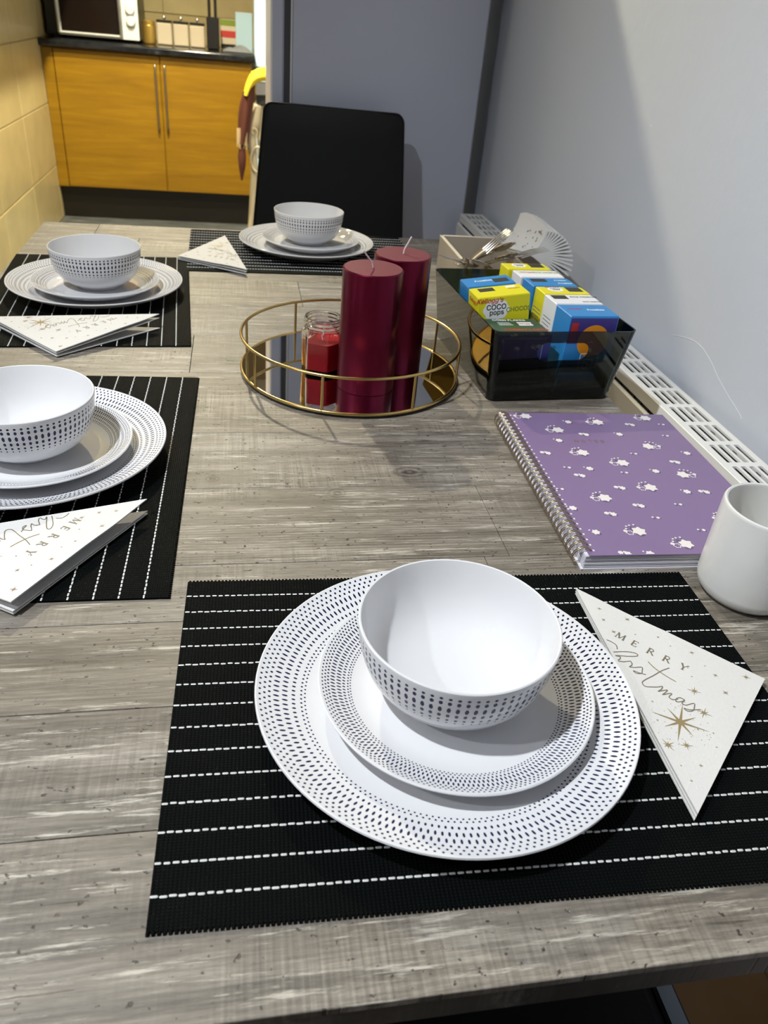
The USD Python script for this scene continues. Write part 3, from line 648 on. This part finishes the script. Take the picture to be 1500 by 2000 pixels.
# ------------------------------------------------------------------ radiator
RX0, RX1, RY0, RY1, RZ = 1.004, 1.066, .38, 2.0, .72
ra = thing('radiator', 'white panel radiator with slotted top grille along the right wall', 'radiator')
rows = []
holes = []
y = RY1-.012
while y-.058 > RY0+.01:
    for k in range(4):
        xw = (RX1-RX0-.014)/4; x0 = RX0+.007+k*xw+.0022
        holes.append(rrect(x0, x0+xw-.0044, y-.048, y, .0018, 2))
    y -= .0583
gp = sg.box(RX0, RY0, RX1, RY1)
for h in holes: gp = gp.difference(h)
obj('top_grille', ext(gp, .003, RZ-.003), 'white_enamel', ra, False)
obj('grille_lip', [box(RX0-.0015, RX0+.001, RY0, RY1, RZ-.020, RZ-.0005, .0008), box(RX0, RX1, RY1-.001, RY1+.0015, RZ-.020, RZ-.0005, .0006), box(RX0, RX1, RY0-.0015, RY0+.001, RZ-.020, RZ-.0005, .0006), box(RX1-.001, RX1+.0015, RY0, RY1, RZ-.02, RZ-.0005, .0008)], 'white_enamel', ra, False)
obj('front_panel', box(RX0-.010, RX0-.002, RY0+.004, RY1-.004, .14, RZ-.022, .003), 'white_enamel', ra, False)
obj('rear_panel', box(RX1-.006, RX1, RY0+.004, RY1-.004, .14, RZ-.022, .002), 'white_enamel', ra, False)
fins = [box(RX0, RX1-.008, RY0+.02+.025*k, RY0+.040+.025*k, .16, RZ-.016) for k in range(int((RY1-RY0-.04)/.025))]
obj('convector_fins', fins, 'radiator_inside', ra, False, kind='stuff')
obj('end_cover', [box(RX0-.002, RX1, RY1-.003, RY1+.0005, .14, RZ-.02, .001)], 'white_enamel', ra, False)
for y in (.6, 1.75): obj('wall_bracket', box(RX1-.002, WX-.001, y, y+.03, .5, .62, .001), 'white_enamel', ra, False)

# ------------------------------------------------------------------ smoky tub and the cereal boxes in it
tubp = thing('storage_tub', 'dark smoky clear plastic tub full of small cereal boxes', 'tub', (.7985, .845, TZ), math.radians(3.8))
def tub_solid(x, y, z0, z1, fl, r):
    P = [(*p, z0) for p in rrect(-x, x, -y, y, r).exterior.coords]+[(*p, z1) for p in rrect(-x-fl, x+fl, -y-fl, y+fl, r).exterior.coords]
    return m3.Manifold.hull_points(np.array(P))
TH = .100
shell = tub_solid(.0885, .126, 0, TH, .0115, .012)-tub_solid(.0865, .124, .002, TH+.001, .0116, .010)
slot = ext(rrect(-.036, .036, -.0125, .0125, .0124, 8), .6); slot = mv(place(slot, (0, 0, 0), (1, 0, 0), (0, 0, 1)), (0, .3, .072))
sm_ = m3.Manifold(m3.Mesh(np.array(slot.vertices, np.float32), np.array(slot.faces, np.uint32)))
if sm_.volume() == 0: slot.invert(); slot.merge_vertices(); sm_ = m3.Manifold(m3.Mesh(np.array(slot.vertices, np.float32), np.array(slot.faces, np.uint32)))
shell = shell-sm_
obj('tub_shell', tm(shell), 'smoky_plastic', tubp, 30)
TR = math.radians(3.8)
def in_tub(x, y): c, s = math.cos(TR), math.sin(TR); return (.7985+c*x-s*y, .845+s*x+c*y)
def txt(s, h, bold=True, slant=0.0):
    m = meshkit.text_mesh(s, h, .00015, bold)
    if slant: m.vertices[:, 0] += slant*m.vertices[:, 1]
    m.apply_translation((-(m.bounds[0][0]+m.bounds[1][0])/2, -(m.bounds[0][1]+m.bounds[1][1])/2, 0)); return m
def cbox(label, x, y, w, d, h, body, prints, rz=0.0, zoff=.0025, tilt=0.0, lean=0.0):
    """a carton w wide (x), d deep (y), h high; prints: (name, face, material, mesh drawn about the face's centre, u, v)"""
    X, Y = in_tub(x, y)
    t = thing('cereal_box', label, 'cereal box', (X, Y, TZ+zoff), TR+rz, 'small cereal boxes in the smoky tub')
    b = obj('carton', mv(box(-w/2, w/2, -d/2, d/2, 0, h, .0007), rx=tilt, ry=lean), body, t, False)
    obj('top_flap', mv(box(-w/2+.0006, w/2-.0006, -d/2+.0004, d/2-.006, h-.0003, h+.0005, .0003), rx=tilt, ry=lean), body, t, False)
    faces = dict(top=((0, 0, h+.0005), (1, 0, 0), (0, 1, 0)), front=((0, -d/2, h/2), (1, 0, 0), (0, 0, 1)), left=((-w/2, 0, h/2), (0, -1, 0), (0, 0, 1)), right=((w/2, 0, h/2), (0, 1, 0), (0, 0, 1)))
    for nm, f, mt, ms, u, v in prints:
        O, A, B = faces[f]; A, B = np.array(A, float), np.array(B, float)
        obj(nm, mv(place(ms, np.array(O)+A*u+B*v, A, B), rx=tilt, ry=lean), mt, t, False)
    return t
R_ = lambda w, h: ext(sg.box(-w/2, -h/2, w/2, h/2), .00008)
lines = lambda n, w, p: ext(union_all([sg.box(-w/2, i*p-.0006, w/2*(1-.25*((i*7) % 3)/2), i*p+.0006) for i in range(n)]), .0001)
blob = lambda w, h: ext(union_all([sg.Point(w*.42*math.cos(a), h*.40*math.sin(a)).buffer(h*.32, quad_segs=3) for a in np.linspace(0, 2*PI, 9)]+[affinity.scale(sg.Point(0, 0).buffer(1), w*.45, h*.45)]), .00008)
def coco(w=.0, scale=1.0): return [cat([mv(txt('COCO', .0075*scale), (0, .0045*scale, .0001)), mv(txt('pops', .0070*scale), (.001*scale, -.0055*scale, .0001))])][0]
coco_top = [('bar_patch', 'top', 'print_black', R_(.022, .020), .018, .004), ('white_blob', 'top', 'print_white', blob(.018, .014), -.010, .004), ('lettering', 'top', 'print_black', coco(scale=.5), -.010, .004)]
side_lines = ('side_text', 'left', 'print_grey', lines(14, .026, .005), 0, -.035)
BH = .111
bw, bd = .069, .0385
cbox('yellow COCO pops box at the back right of the tub, nearest the forks', .036, .106, bw, .034, BH, 'box_yellow', coco_top+[side_lines])
cbox('white cereal box in the right row between the back yellow and a blue box', .041, .0675, bw, .036, BH, 'box_white', [('top_text', 'top', 'print_red', txt('Kellogg’s', .004, True, .25), -.016, .006), ('top_lettering', 'top', 'print_green', txt('RICE KRISPIES', .0042), .014, .006), ('pink_band', 'top', 'print_white', R_(.066, .010), 0, -.008)])
cbox('blue Frosties box in the right row, between white and yellow boxes', .043, .0275, bw, .040, BH, 'box_blue', [('bar_patch', 'top', 'print_black', R_(.024, .014), -.016, .007), ('lettering', 'top', 'print_white', txt('Frosties', .0042), .020, -.006), ('top_text', 'top', 'print_white', txt('Frosties', .0036), .018, .008), ('side_lettering', 'left', 'print_white', txt('Frosties', .0075), 0, .026)])
cbox('yellow COCO pops box in the right row, third from the front', .0455, -.011, bw, .034, BH, 'box_yellow', coco_top+[side_lines, ('top_logo', 'top', 'print_red', txt('Kellogg’s', .0035, True, .25), -.012, .0125)])
cbox('white cereal box second from the front in the right row, lined text on its side', .0445, -.0495, bw, .040, BH, 'box_white', [('bar_patch', 'top', 'print_black', R_(.022, .016), -.018, .008), ('lettering', 'top', 'print_black', txt('RICE KRISPIES', .0040), .018, .009), ('top_text', 'top', 'print_black', txt('RICE KRISPIES', .0028), .022, -.011), side_lines])
disc = ext(sg.Point(0, 0).buffer(.022, quad_segs=16).intersection(sg.box(-.03, -.03, .03, .03)), .00014)
cbox('blue cereal box with orange disc, front of the right row', .0435, -.0955, bw, .046, BH, 'box_blue', [('lettering', 'top', 'print_white', txt('Frosties', .0048), .012, .002), ('top_logo', 'top', 'print_red', txt('Kellogg’s', .0035, True, .25), -.016, .006), ('purple_panel', 'front', 'print_purple', R_(.066, .034), 0, .036), ('orange_disc', 'front', 'print_orange', disc, .004, .022), ('red_panel', 'front', 'print_red', R_(.010, .026), -.026, .034), ('blue_panel', 'front', 'box_blue', R_(.066, .05), 0, -.02), ('white_outline', 'front', 'print_white', ext(union_all([sg.box(-.011, -.008, .011, .008).buffer(.002).exterior.buffer(.0005), sg.box(-.006, -.012, .006, .002).exterior.buffer(.0005)]), .00022), .004, -.005)])
cbox('green cereal box at the back left corner of the tub, mostly hidden', -.058, .049, .054, .016, .104, 'box_green', [('side_text', 'left', 'print_white', lines(8, .010, .006), 0, -.02), ('top_text', 'top', 'print_white', txt('CORN FLAKES', .0035), 0, 0)])
cbox('blue Frosties box in the left row, just behind the lettered yellow box', -.0445, .018, bw, .039, BH, 'box_blue', [('bar_patch', 'top', 'print_black', R_(.022, .016), .018, -.002), ('lettering', 'top', 'print_white', txt('Frosties', .0050), -.006, .002), ('side_text', 'left', 'print_white', lines(14, .024, .005), 0, -.035)], zoff=.0065, lean=-.115)
cbox('yellow COCO pops box in the left row, its lettered front facing the camera', -.0435, -.0265, .073, .042, BH, 'box_yellow', [('bar_patch', 'top', 'print_black', R_(.022, .014), -.016, .008), ('white_patch', 'top', 'print_white', R_(.014, .006), .020, .012), ('top_logo', 'top', 'print_red', txt('Kellogg’s', .0028, True, .25), .022, .004),
    ('logo', 'front', 'print_red', txt('Kellogg’s', .0062, True, .25), -.020, .0500), ('white_blob', 'front', 'print_white', blob(.029, .021), -.011, .0375), ('lettering', 'front', 'print_black', coco(scale=.92), -.011, .0375), ('flavour_lettering', 'front', 'print_green', txt('CHOCOS', .0060), .021, .036), ('side_logo', 'left', 'print_red', txt('Kellogg’s', .005, True, .25), .0, .045), ('side_patch', 'left', 'print_white', R_(.013, .013), .004, .028)], zoff=.0065, lean=-.115)
cbox('green topped cereal box lowest at the front left of the tub, red logo', -.0485, -.0890, .073, .062, .0865, 'box_green', [('white_label', 'top', 'print_white', R_(.020, .013), .014, .010), ('label_text', 'top', 'print_red', txt('Kellogg’s', .0035, True, .25), .014, .010), ('top_lettering', 'top', 'print_white', txt('CORN FLAKES', .0050), -.004, .024), ('small_text', 'top', 'print_white', lines(3, .020, .004), -.014, .006), ('red_logo', 'top', 'print_red', txt('CORN FLAKES', .0066), .008, -.012), ('navy_side', 'left', 'box_navy', R_(.060, .0855), 0, 0), ('navy_front', 'front', 'box_navy', R_(.072, .0845), 0, 0), ('panel_lines', 'front', 'print_grey', ext(union_all([sg.box(a-.011, b-.014, a+.011, b+.014).exterior.buffer(.0005) for a in (-.018, .014) for b in (-.016, .020)]+[sg.box(-.03, .037, .03, .041)]), .0002), 0, 0)])

# ------------------------------------------------------------------ cutlery caddy, cutlery and the fan of napkins behind the tub
cx0, cx1, cy0, cy1, cz = .775, .888, 1.075, 1.300, .822
cd = thing('cutlery_caddy', 'small taupe wooden cutlery box behind the smoky tub', 'box', (0, 0, 0))
w = .005
for nm, b in (('left_side', box(cx0, cx0+w, cy0, cy1, TZ, cz, .0006)), ('right_side', box(cx1-w, cx1, cy0, cy1, TZ, cz, .0006)), ('back_side', box(cx0+w, cx1-w, cy1-w, cy1, TZ, cz, .0006)), ('front_side', box(cx0+w, cx1-w, cy0, cy0+w, TZ, cz-.02, .0006)), ('bottom', box(cx0+w, cx1-w, cy0+w, cy1-w, TZ, TZ+w))):
    obj('side_panel' if nm != 'bottom' else 'bottom_panel', b, 'caddy_wood', cd, False)
obj('rim', [box(cx0-.0005, cx0+w+.0005, cy0, cy1, cz, cz+.0018, .0005), box(cx0, cx1, cy1-w-.0005, cy1+.0005, cz, cz+.0018, .0005)], 'caddy_edge', cd, False)
def ribbon(P, Wd, t):
    """a spoon or fork blade: centre line P, half widths Wd, thickness t, given a slight dish"""
    P, Wd = np.array(P, float), np.array(Wd, float); T = np.gradient(P, axis=0); T /= np.linalg.norm(T, axis=1, keepdims=True); S = np.cross(T, [0, 0, 1.]); S /= np.linalg.norm(S, axis=1, keepdims=True); N = np.cross(S, T)
    k = np.linspace(-1, 1, 7); G = P[:, None, :]+S[:, None, :]*(Wd[:, None]*k)[..., None]+N[:, None, :]*(.28*Wd[:, None]*(k**2))[..., None]
    return slab_surface(G, t)
def spoon(label, base, head, size=1.0):
    b, h = np.array(base, float), np.array(head, float); d = (h-b)/np.linalg.norm(h-b); L = np.linalg.norm(h-b)
    t = thing('spoon', label, 'spoon', (0, 0, 0), 0, 'spoons in the cutlery caddy')
    s = np.linspace(-.030, .030, 13)*size; wd = .0195*size*np.sqrt(np.maximum(0.003, 1-(s/(.0305*size))**2))
    obj('spoon_bowl', ribbon([h+d*q+np.array([0, 0, -.006*size*(1-(q/(.03*size))**2)]) for q in s], wd, .0012), 'cutlery_steel', t, 60)
    obj('handle', tube(smooth_curve([b, b+(h-b)*.5+[0, 0, .002], h-d*.030*size], 5), np.linspace(.0036, .0020, 11), 8), 'cutlery_steel', t, True)
def fork(label, base, neck, dirn):
    b, h = np.array(base, float), np.array(neck, float); d = np.array(dirn, float); d /= np.linalg.norm(d); S = np.cross(d, [0, 0, 1.]); S /= np.linalg.norm(S)
    t = thing('fork', label, 'fork', (0, 0, 0), 0, 'forks in the cutlery caddy')
    obj('handle', tube(smooth_curve([b, b+(h-b)*.6, h], 5), np.linspace(.0036, .0022, 11), 8), 'cutlery_steel', t, True)
    s = np.linspace(0, .030, 8); obj('fork_head', ribbon([h+d*q for q in s], np.interp(s, [0, .012, .030], [.003, .011, .0125]), .0014), 'cutlery_steel', t, 60)
    for k in (-1, -.333, .333, 1):
        p0 = h+d*.028+S*.0112*k; obj('tine', tube([p0, p0+d*.028+[0, 0, .004], p0+d*.052+[0, 0, .004]], [.0014, .0012, .0005], 6), 'cutlery_steel', t, True)
spoon('large spoon lying low across the caddy, the nearest of the cutlery', (.868, 1.20, .775), (.790, 1.085, .829), 1.35)
spoon('gold reflecting spoon raised right of the large spoon', (.800, 1.270, .760), (.850, 1.105, .838), 1.05)
spoon('small spoon at the left front corner of the caddy', (.86, 1.25, .77), (.760, 1.078, .828), .62)
spoon('spoon with upturned bowl behind the gold reflecting spoon', (.81, 1.28, .765), (.858, 1.165, .838), .95)
fork('fork with tines pointing up to the right behind the large spoon', (.782, 1.20, .768), (.785, 1.105, .826), (.80, .10, .64))
fork('fork with dark tines reaching right in front of the napkins', (.800, 1.255, .765), (.838, 1.095, .837), (.97, .10, .16))
fork('fork lying flat at the left of the caddy, tines toward the candles', (.87, 1.24, .768), (.800, 1.125, .815), (-.85, -.35, .22))
fan = thing('napkin_stack', 'fanned stack of white printed paper napkins against the right wall', 'napkins', (0, 0, 0))
Hn = np.array([.926, 1.20, .8205]); D = np.array([-.0035, .155, .0])
pages = 18
for k in range(pages):
    q = k/(pages-1); a = math.radians(53-79*q); Rr = .047+.042*min(1, q*1.35)
    sv = np.linspace(0, 1, 9); bend = a+.35*(1-q)*(sv-.5)-.28*q*sv
    P = np.stack([Rr*sv*np.cos(bend), 0*sv, Rr*sv*np.sin(bend)], 1)
    rows_ = []
    for v in np.linspace(0, 1, 7):
        k_ = 1-.16*max(0, (v-.6)/.4)**2
        rows_.append(Hn+P*[k_*(1+.85*v*(1-q)**1.5), 1, k_*(1+.85*v*(1-q)**1.5)]+[-.012*v+.006*v*q, .155*v*(1-.08*sv[-1]*0), -.026*v+.004*math.sin(k*2.3)*v*q])
    G = np.stack(rows_, 1)
    G[:, :, 0] = np.minimum(G[:, :, 0], WX-.003-.0003*k)
    pg = obj('napkin_leaf', slab_surface(G, .0034), 'tissue', fan, False)
    if k == 0: top_page = (pg, G)
pg, G = top_page
rs = random.Random(9); marks = []
nrm = np.cross(G[-1, 0]-G[0, 0], G[0, -1]-G[0, 0]); nrm /= np.linalg.norm(nrm)
sgn = 1 if nrm.dot(np.array(CAM)-G[0, 0]) > 0 else -1
for _ in range(22):
    u, v = rs.uniform(.08, .92), rs.uniform(.06, .94); p = (G[0, 0]*(1-u)+G[-1, 0]*u)*(1-v)+(G[0, -1]*(1-u)+G[-1, -1]*u)*v
    X = (G[-1, 0]-G[0, 0]); X = X/np.linalg.norm(X); Y = np.cross(nrm*sgn, X)
    marks.append(place(ext(star(0, 0, rs.uniform(.0010, .0026), 8, .2), .0012), p+nrm*sgn*.0008, X, Y))
obj('star_print', marks, 'grey_foil', pg, False)

bxx = thing('cardboard_box', 'brown cardboard box on the floor under the table, against the right wall', 'box', (0, 0, 0))
obj('box_body', box(.902, 1.062, -.12, .33, .0, .40, .003), 'tan_board_1', bxx, False)
obj('flap', [box(.902, .981, -.12, .33, .4005, .4035, .001), box(.983, 1.062, -.12, .33, .4005, .4035, .001)], 'tan_board_0', bxx, False)
# ------------------------------------------------------------------ chairs
def chair(label, loc, rz, w_top=.345, w_bot=.425):
    t = thing('dining_chair', label, 'chair', loc, rz, 'black padded dining chairs')
    # local: the sitter faces -y; the backrest at y = 0 .. top z .98
    n, m = 24, 14; front = []
    prof = [(z, w_bot/2+(w_top/2-w_bot/2)*(z-.45)/.53, .035+(z-.45)*.13) for z in np.linspace(.45, .985, n)]
    P = sg.Polygon([(-w_bot/2, .45), (w_bot/2, .45), (w_top/2, .985), (-w_top/2, .985)]).buffer(-.022).buffer(.022, quad_segs=6)
    b = ext(P, .030); b = b.subdivide_to_size(.06); V = b.vertices.copy(); Q = V[:, [0, 2, 1]].copy(); Q[:, 1] = -Q[:, 1]
    edge = np.array([P.exterior.distance(sg.Point(x, z)) for x, z in V[:, :2]]); f = np.clip(edge/.012, 0, 1)
    Q[:, 1] = np.where(V[:, 2] > .015, -.015-(.004*f), .015+.0*f)+(V[:, 1]-.45)*.16-.05*((V[:, 0]/w_bot*2)**2)*-.25
    bk = trimesh.Trimesh(Q, b.faces, process=False); trimesh.repair.fix_normals(bk)
    obj('backrest', bk, 'black_leather', t, 50)
    obj('piping', tube([(x, -.016+(z-.45)*.16+.0125*((x/w_bot*2)**2), z) for x, z in list(P.exterior.coords)[:-1]], .0022, 6, True), 'black_leather', t, True)
    obj('seat', box(-.18, .18, -.42, .0, .435, .48, .014), 'black_leather', t, False)
    for sx in (-1, 1):
        obj('side_rail', box(sx*.1915-.0105, sx*.1915+.0105, -.42, .03, .445, .470, .003), 'chair_steel', t, False)
        obj('leg', tube([(sx*.185, -.40, .45), (sx*.192, -.43, 0)], .0115, 10), 'chair_steel', t, True)
        obj('leg', tube([(sx*.180, .01, .45), (sx*.185, .07, 0)], .0115, 10), 'chair_steel', t, True)
    return t
ch = chair('black padded dining chair at the far end of the table before the grey fridge', (.618, 1.865, -.022), math.radians(-11))
dup(ch, 'dark dining chair tucked under the near table edge, only its seat showing', (.576, -.255, -.022), PI)

# ------------------------------------------------------------------ fridge
fr = thing('tall_fridge', 'tall plain grey fridge freezer behind the far chair', 'fridge')
FX0, FX1, FY0, FY1, FZ = .4815, 1.026, 2.05, 2.46, 1.75
obj('cabinet', box(.533, FX1, FY0, FY1, .02, FZ, .004), 'fridge_grey', fr, False)
obj('door_seal', box(.513, .534, FY0+.004, FY1-.004, .06, FZ-.005), 'seal_dark', fr, False)
obj('door', [box(FX0, .514, FY0, FY1, .62, FZ, .004)], 'fridge_grey', fr, False)
obj('freezer_door', [box(FX0, .514, FY0, FY1, .05, .612, .004)], 'fridge_grey', fr, False)
obj('door_trim', [box(.5300, .5335, FY0-.0006, FY0+.002, .05, FZ-.003)], 'white_enamel', fr, False)
obj('foot', [tube([(x, y, 0), (x, y, .022)], .018, 12) for x in (.58, .99) for y in (2.10, 2.42)], 'black_plastic', fr, True)

# ------------------------------------------------------------------ kitchen at the far end
KY = 4.82
bc = thing('base_cabinet', 'yellow oak base cabinet with two doors under the black worktop', 'cabinet')
obj('carcass', box(LX+.003, .478, KY+.021, 5.42, .175, .876), 'yellow_oak', bc, False)
obj('end_filler', box(LX+.002, -.572, KY+.002, KY+.02, .178, .874, .002), 'yellow_oak', bc, False)
for x0, x1, hx in ((-.568, -.021, -.043), (-.017, .474, .006)):
    d = obj('door', box(x0, x1, KY, KY+.02, .18, .872, .0025), 'yellow_oak', bc, False)
    hb = smooth_curve([(hx, KY, .825), (hx, KY-.024, .818), (hx, KY-.030, .67), (hx, KY-.024, .522), (hx, KY, .515)], 6)
    obj('handle', tube(hb, .0062, 8), 'handle_steel', d, True)
obj('plinth', box(LX+.002, .478, KY+.05, KY+.07, 0, .175), 'plinth_dark', bc, False)
wt = thing('worktop', 'black speckled stone worktop with rounded front edge', 'worktop')
prof = sg.Polygon([(KY-.038, .879), (BY-.009, .879), (BY-.009, .915), (KY-.038, .915)]).buffer(-.012).buffer(.012, quad_segs=6).union(sg.box(BY-.08, .879, BY-.009, .915))
w_ = ext(prof, .495-LX-.003); obj('worktop_slab', place(w_, (LX+.003, 0, 0), (0, 1, 0), (0, 0, 1)), 'black_stone', wt, 40)
wu = thing('wall_cabinet', 'wall cabinet along the tiled left kitchen wall, above the frame', 'cabinet')
obj('carcass', box(LX+.002, -.31, 3.0, 5.42, 1.555, 2.2), 'yellow_oak', wu, False)
for k in range(4): obj('door', box(-.309, -.290, 3.0+.605*k+.002, 3.6+.605*k, 1.557, 2.198, .002), 'yellow_oak', wu, False)
wv = thing('wall_cabinet', 'wall cabinet above the microwave on the back kitchen wall, above the frame', 'cabinet')
obj('carcass', box(-.288, WX-.01, 5.12, 5.43, 1.50, 2.2), 'yellow_oak', wv, False)
for k in range(3): obj('door', box(-.286+.452*k, .162+.452*k, 5.10, 5.119, 1.502, 2.198, .002), 'yellow_oak', wv, False)

mw = thing('microwave', 'white framed microwave with dark glass door and two knobs on the worktop', 'microwave', (0, 0, .9155))
MY = 4.95
obj('casing', box(-.612, -.128, MY+.018, 5.33, .012, .285, .004), 'black_plastic', mw, False)
d = obj('door', box(-.552, -.217, MY+.002, MY+.02, .014, .283, .002), 'white_gloss', mw, False)
obj('glass', box(-.532, -.232, MY-.001, MY+.004, .034, .262, .001), 'dark_glass', d, False)
obj('door_frame', [box(-.552, -.228, MY-.006, MY+.002, .014, .026, .002), box(-.552, -.541, MY-.006, MY+.002, .014, .283, .002), box(-.231, -.217, MY-.008, MY+.002, .014, .283, .003)], 'silver', d, False)
pn = obj('control_panel', box(-.214, -.128, MY, MY+.02, .014, .283, .002), 'white_gloss', mw, False)
for z in (.158, .103):
    obj('knob', place(lathe([(0, 0), (.026, 0), (.024, .018), (.020, .023), (0, .023)], 32), (-.166, MY, z), (1, 0, 0), (0, 0, 1)), 'white_gloss', pn, 40)
obj('foot', [tube([(x, y, 0), (x, y, .013)], .012, 10) for x in (-.58, -.16) for y in (5.0, 5.28)], 'black_plastic', mw, True)

gj = thing('gold_jar', 'gold patterned glass jar beside the microwave', 'jar', (-.085, 5.06, .9155))
obj('jar_body', lathe([(0, 0), (.030, 0), (.034, .004), (.036, .02), (.036, .085), (.032, .092), (0, .092)], 32), 'gold_jar', gj)
obj('lid', lathe([(0, .092), (.033, .092), (.033, .108), (.030, .112), (0, .112)], 32), 'gold_jar', gj)
for k, (x, wh) in enumerate(((.000, 'nearest the gold jar'), (.090, 'in the middle of three'), (.180, 'nearest the black utensil block'))):
    lab = f'cream square storage canister on the worktop, {wh}'
    if k == 0:
        cn = thing('storage_canister', lab, 'canister', (x, 5.08, .9155), 0, 'cream canisters in a row')
        obj('canister_body', box(-.041, .041, -.041, .041, 0, .108, .006), 'canister_white', cn, False)
        obj('lid', box(-.042, .042, -.042, .042, .1085, .120, .004), 'black_plastic', cn, False)
        obj('knob', mv(lathe([(0, 0), (.006, 0), (.006, .008), (.010, .014), (.008, .020), (0, .022)], 20), (0, 0, .120)), 'silver', cn)
    else: dup(cn, lab, (x, 5.08, .9155))
ub = thing('utensil_block', 'black utensil block with upright handles on the worktop', 'knife block', (.268, 5.03, .9155))
obj('block_body', box(-.034, .034, -.04, .05, 0, .155, .006), 'black_plastic', ub, False)
for x in (-.018, .016): obj('handle', box(x-.008, x+.008, -.01, .015, .150, .290, .005), 'black_plastic', ub, False)
bx = thing('striped_packet', 'small packet with green, cream and red bands on the worktop', 'packet', (.353, 5.16, .9155))
obj('packet_body', box(-.045, .045, -.02, .02, 0, .150, .002), 'canister_white', bx, False)
for z0, z1, mt in ((.118, .148, 'print_green'), (.060, .094, 'print_red'), (.004, .028, 'plinth_dark')): obj('colour_band', box(-.0455, .0455, -.0208, .0205, z0, z1), mt, bx, False)
pb = thing('pale_blue_box', 'plain pale blue box beside the striped packet', 'box', (.440, 5.11, .9155))
obj('box_body', box(-.047, .047, -.03, .03, 0, .190, .002), 'pale_blue', pb, False)
gc = thing('folded_cloth', 'dark grey cloth heap at the worktop end', 'cloth', (.405, 4.955, .9155))
xs = np.linspace(-1, 1, 15); G = np.array([[(x*.085, y*.055, .002+.034*max(0, (1-x*x))*(1-y*y)*(.75+.25*math.sin(5*x+3*y))) for y in xs] for x in xs])
obj('cloth_body', slab_surface(G[::-1], .002), 'print_grey', gc, 60)
wp = thing('white_upright_panel', 'bright white upright panel standing at the worktop right end', 'panel', (.535, 4.90, 0))
obj('panel_body', box(-.040, .060, -.03, .22, .855, 2.05, .004), 'blue_white', wp, False)
obj('lower_section', box(-.036, .058, -.026, .20, .0, .852, .004), 'blue_white', wp, False)
# carved cream side table with a silver top, and what hangs on it
sx, sy = .515, 4.20
st = thing('carved_side_table', 'cream carved side table with curved leg left of the fridge', 'table', (sx, sy, 0))
obj('table_top', box(-.030, .42, -.02, .40, .778, .836, .004), 'silver', st, False)
obj('top_board', box(-.026, .41, -.015, .39, .735, .777, .003), 'print_black', st, False)
lg = smooth_curve([(-.018, 0, .735), (-.040, 0, .66), (-.062, 0, .61), (-.045, 0, .51), (-.040, 0, .42), (-.050, 0, .26), (-.060, 0, .14), (-.066, 0, .02), (-.068, 0, 0)], 7)
obj('leg', tube(lg, np.interp(np.linspace(0, 1, len(lg)), [0, .12, .25, .4, .85, 1], [.020, .034, .036, .020, .015, .020]), 14), 'cream_paint', st, True)
obj('leg', mv(tube(lg, .02, 10), (.44, 0, 0)), 'cream_paint', st, True)
obj('leg', mv(tube(lg, .02, 10), (.05, .34, 0)), 'cream_paint', st, True)
obj('carved_apron', [box(-.02, .38, .004, .03, .48, .735, .006)], 'cream_paint', st, False)
sp = np.array([(-.042+.020*(1-.11*k)*math.cos(k*.62), -.034, .61+.026*(1-.11*k)*math.sin(k*.62)) for k in range(9)])
sp2 = np.array([(-.022+.034*math.cos(a), -.030, .485+.060*math.sin(a)) for a in np.linspace(.3, 4.6, 16)])
obj('scroll_carving', [tube(sp, .0055, 8), tube(sp2, .005, 8)], 'cream_paint', st, True)
def hanging(L, R, y0, bulge, t, folds):
    L, R = smooth_curve(L, 5), smooth_curve(R, 5); G = []
    for w in np.linspace(0, 1, 14):
        G.append([((1-w)*a[0]+w*b[0], y0-bulge*math.sin(PI*w)-.006*math.sin(folds*w+3*i/len(L)), (1-w)*a[1]+w*b[1]) for i, (a, b) in enumerate(zip(L, R))])
    return slab_surface(np.array(G), t)
yc = thing('yellow_cloth', 'bright yellow cloth draped over the corner of the cream side table', 'cloth')
obj('cloth_body', hanging([(.60, .905), (.538, .903), (.499, .894), (.463, .870), (.440, .825), (.427, .777)], [(.60, .846), (.538, .848), (.509, .843), (.482, .830), (.464, .804), (.449, .777)], 4.150, .03, .003, 9), 'yellow_cloth', yc, 60)
obj('cloth_top', slab_surface(np.array([[(.60-.012*i-.0, 4.152+.016*j, .872+.030*math.cos(i*.19)*math.sin(PI*min(1, .5+j*.05))) for j in range(10)] for i in range(12)]), .003), 'yellow_cloth', yc, 60)
bcl = thing('fringed_cloth', 'dark red brown patterned cloth with tan fringe hanging by the cream side table', 'cloth')
obj('cloth_body', hanging([(.430, .790), (.423, .775), (.404, .709), (.397, .629), (.392, .56)], [(.478, .822), (.480, .815), (.475, .748), (.460, .644), (.446, .56)], 4.155, .022, .004, 11), 'brown_cloth', bcl, 60)
obj('fringe', [tube([(.393+.0046*k, 4.143-.004*math.sin(k*.9), .63), (.392+.0046*k, 4.138-.004*math.sin(k*.9), .545+.012*math.sin(k*1.7))], .0032, 6) for k in range(11)], 'tan_fringe', bcl, True, kind='stuff')
obj('tassel', tube([(.418, 4.152, .565), (.414, 4.150, .50), (.414, 4.150, .45), (.411, 4.151, .385)], [.012, .022, .018, .004], 10), 'brown_cloth', bcl, True)
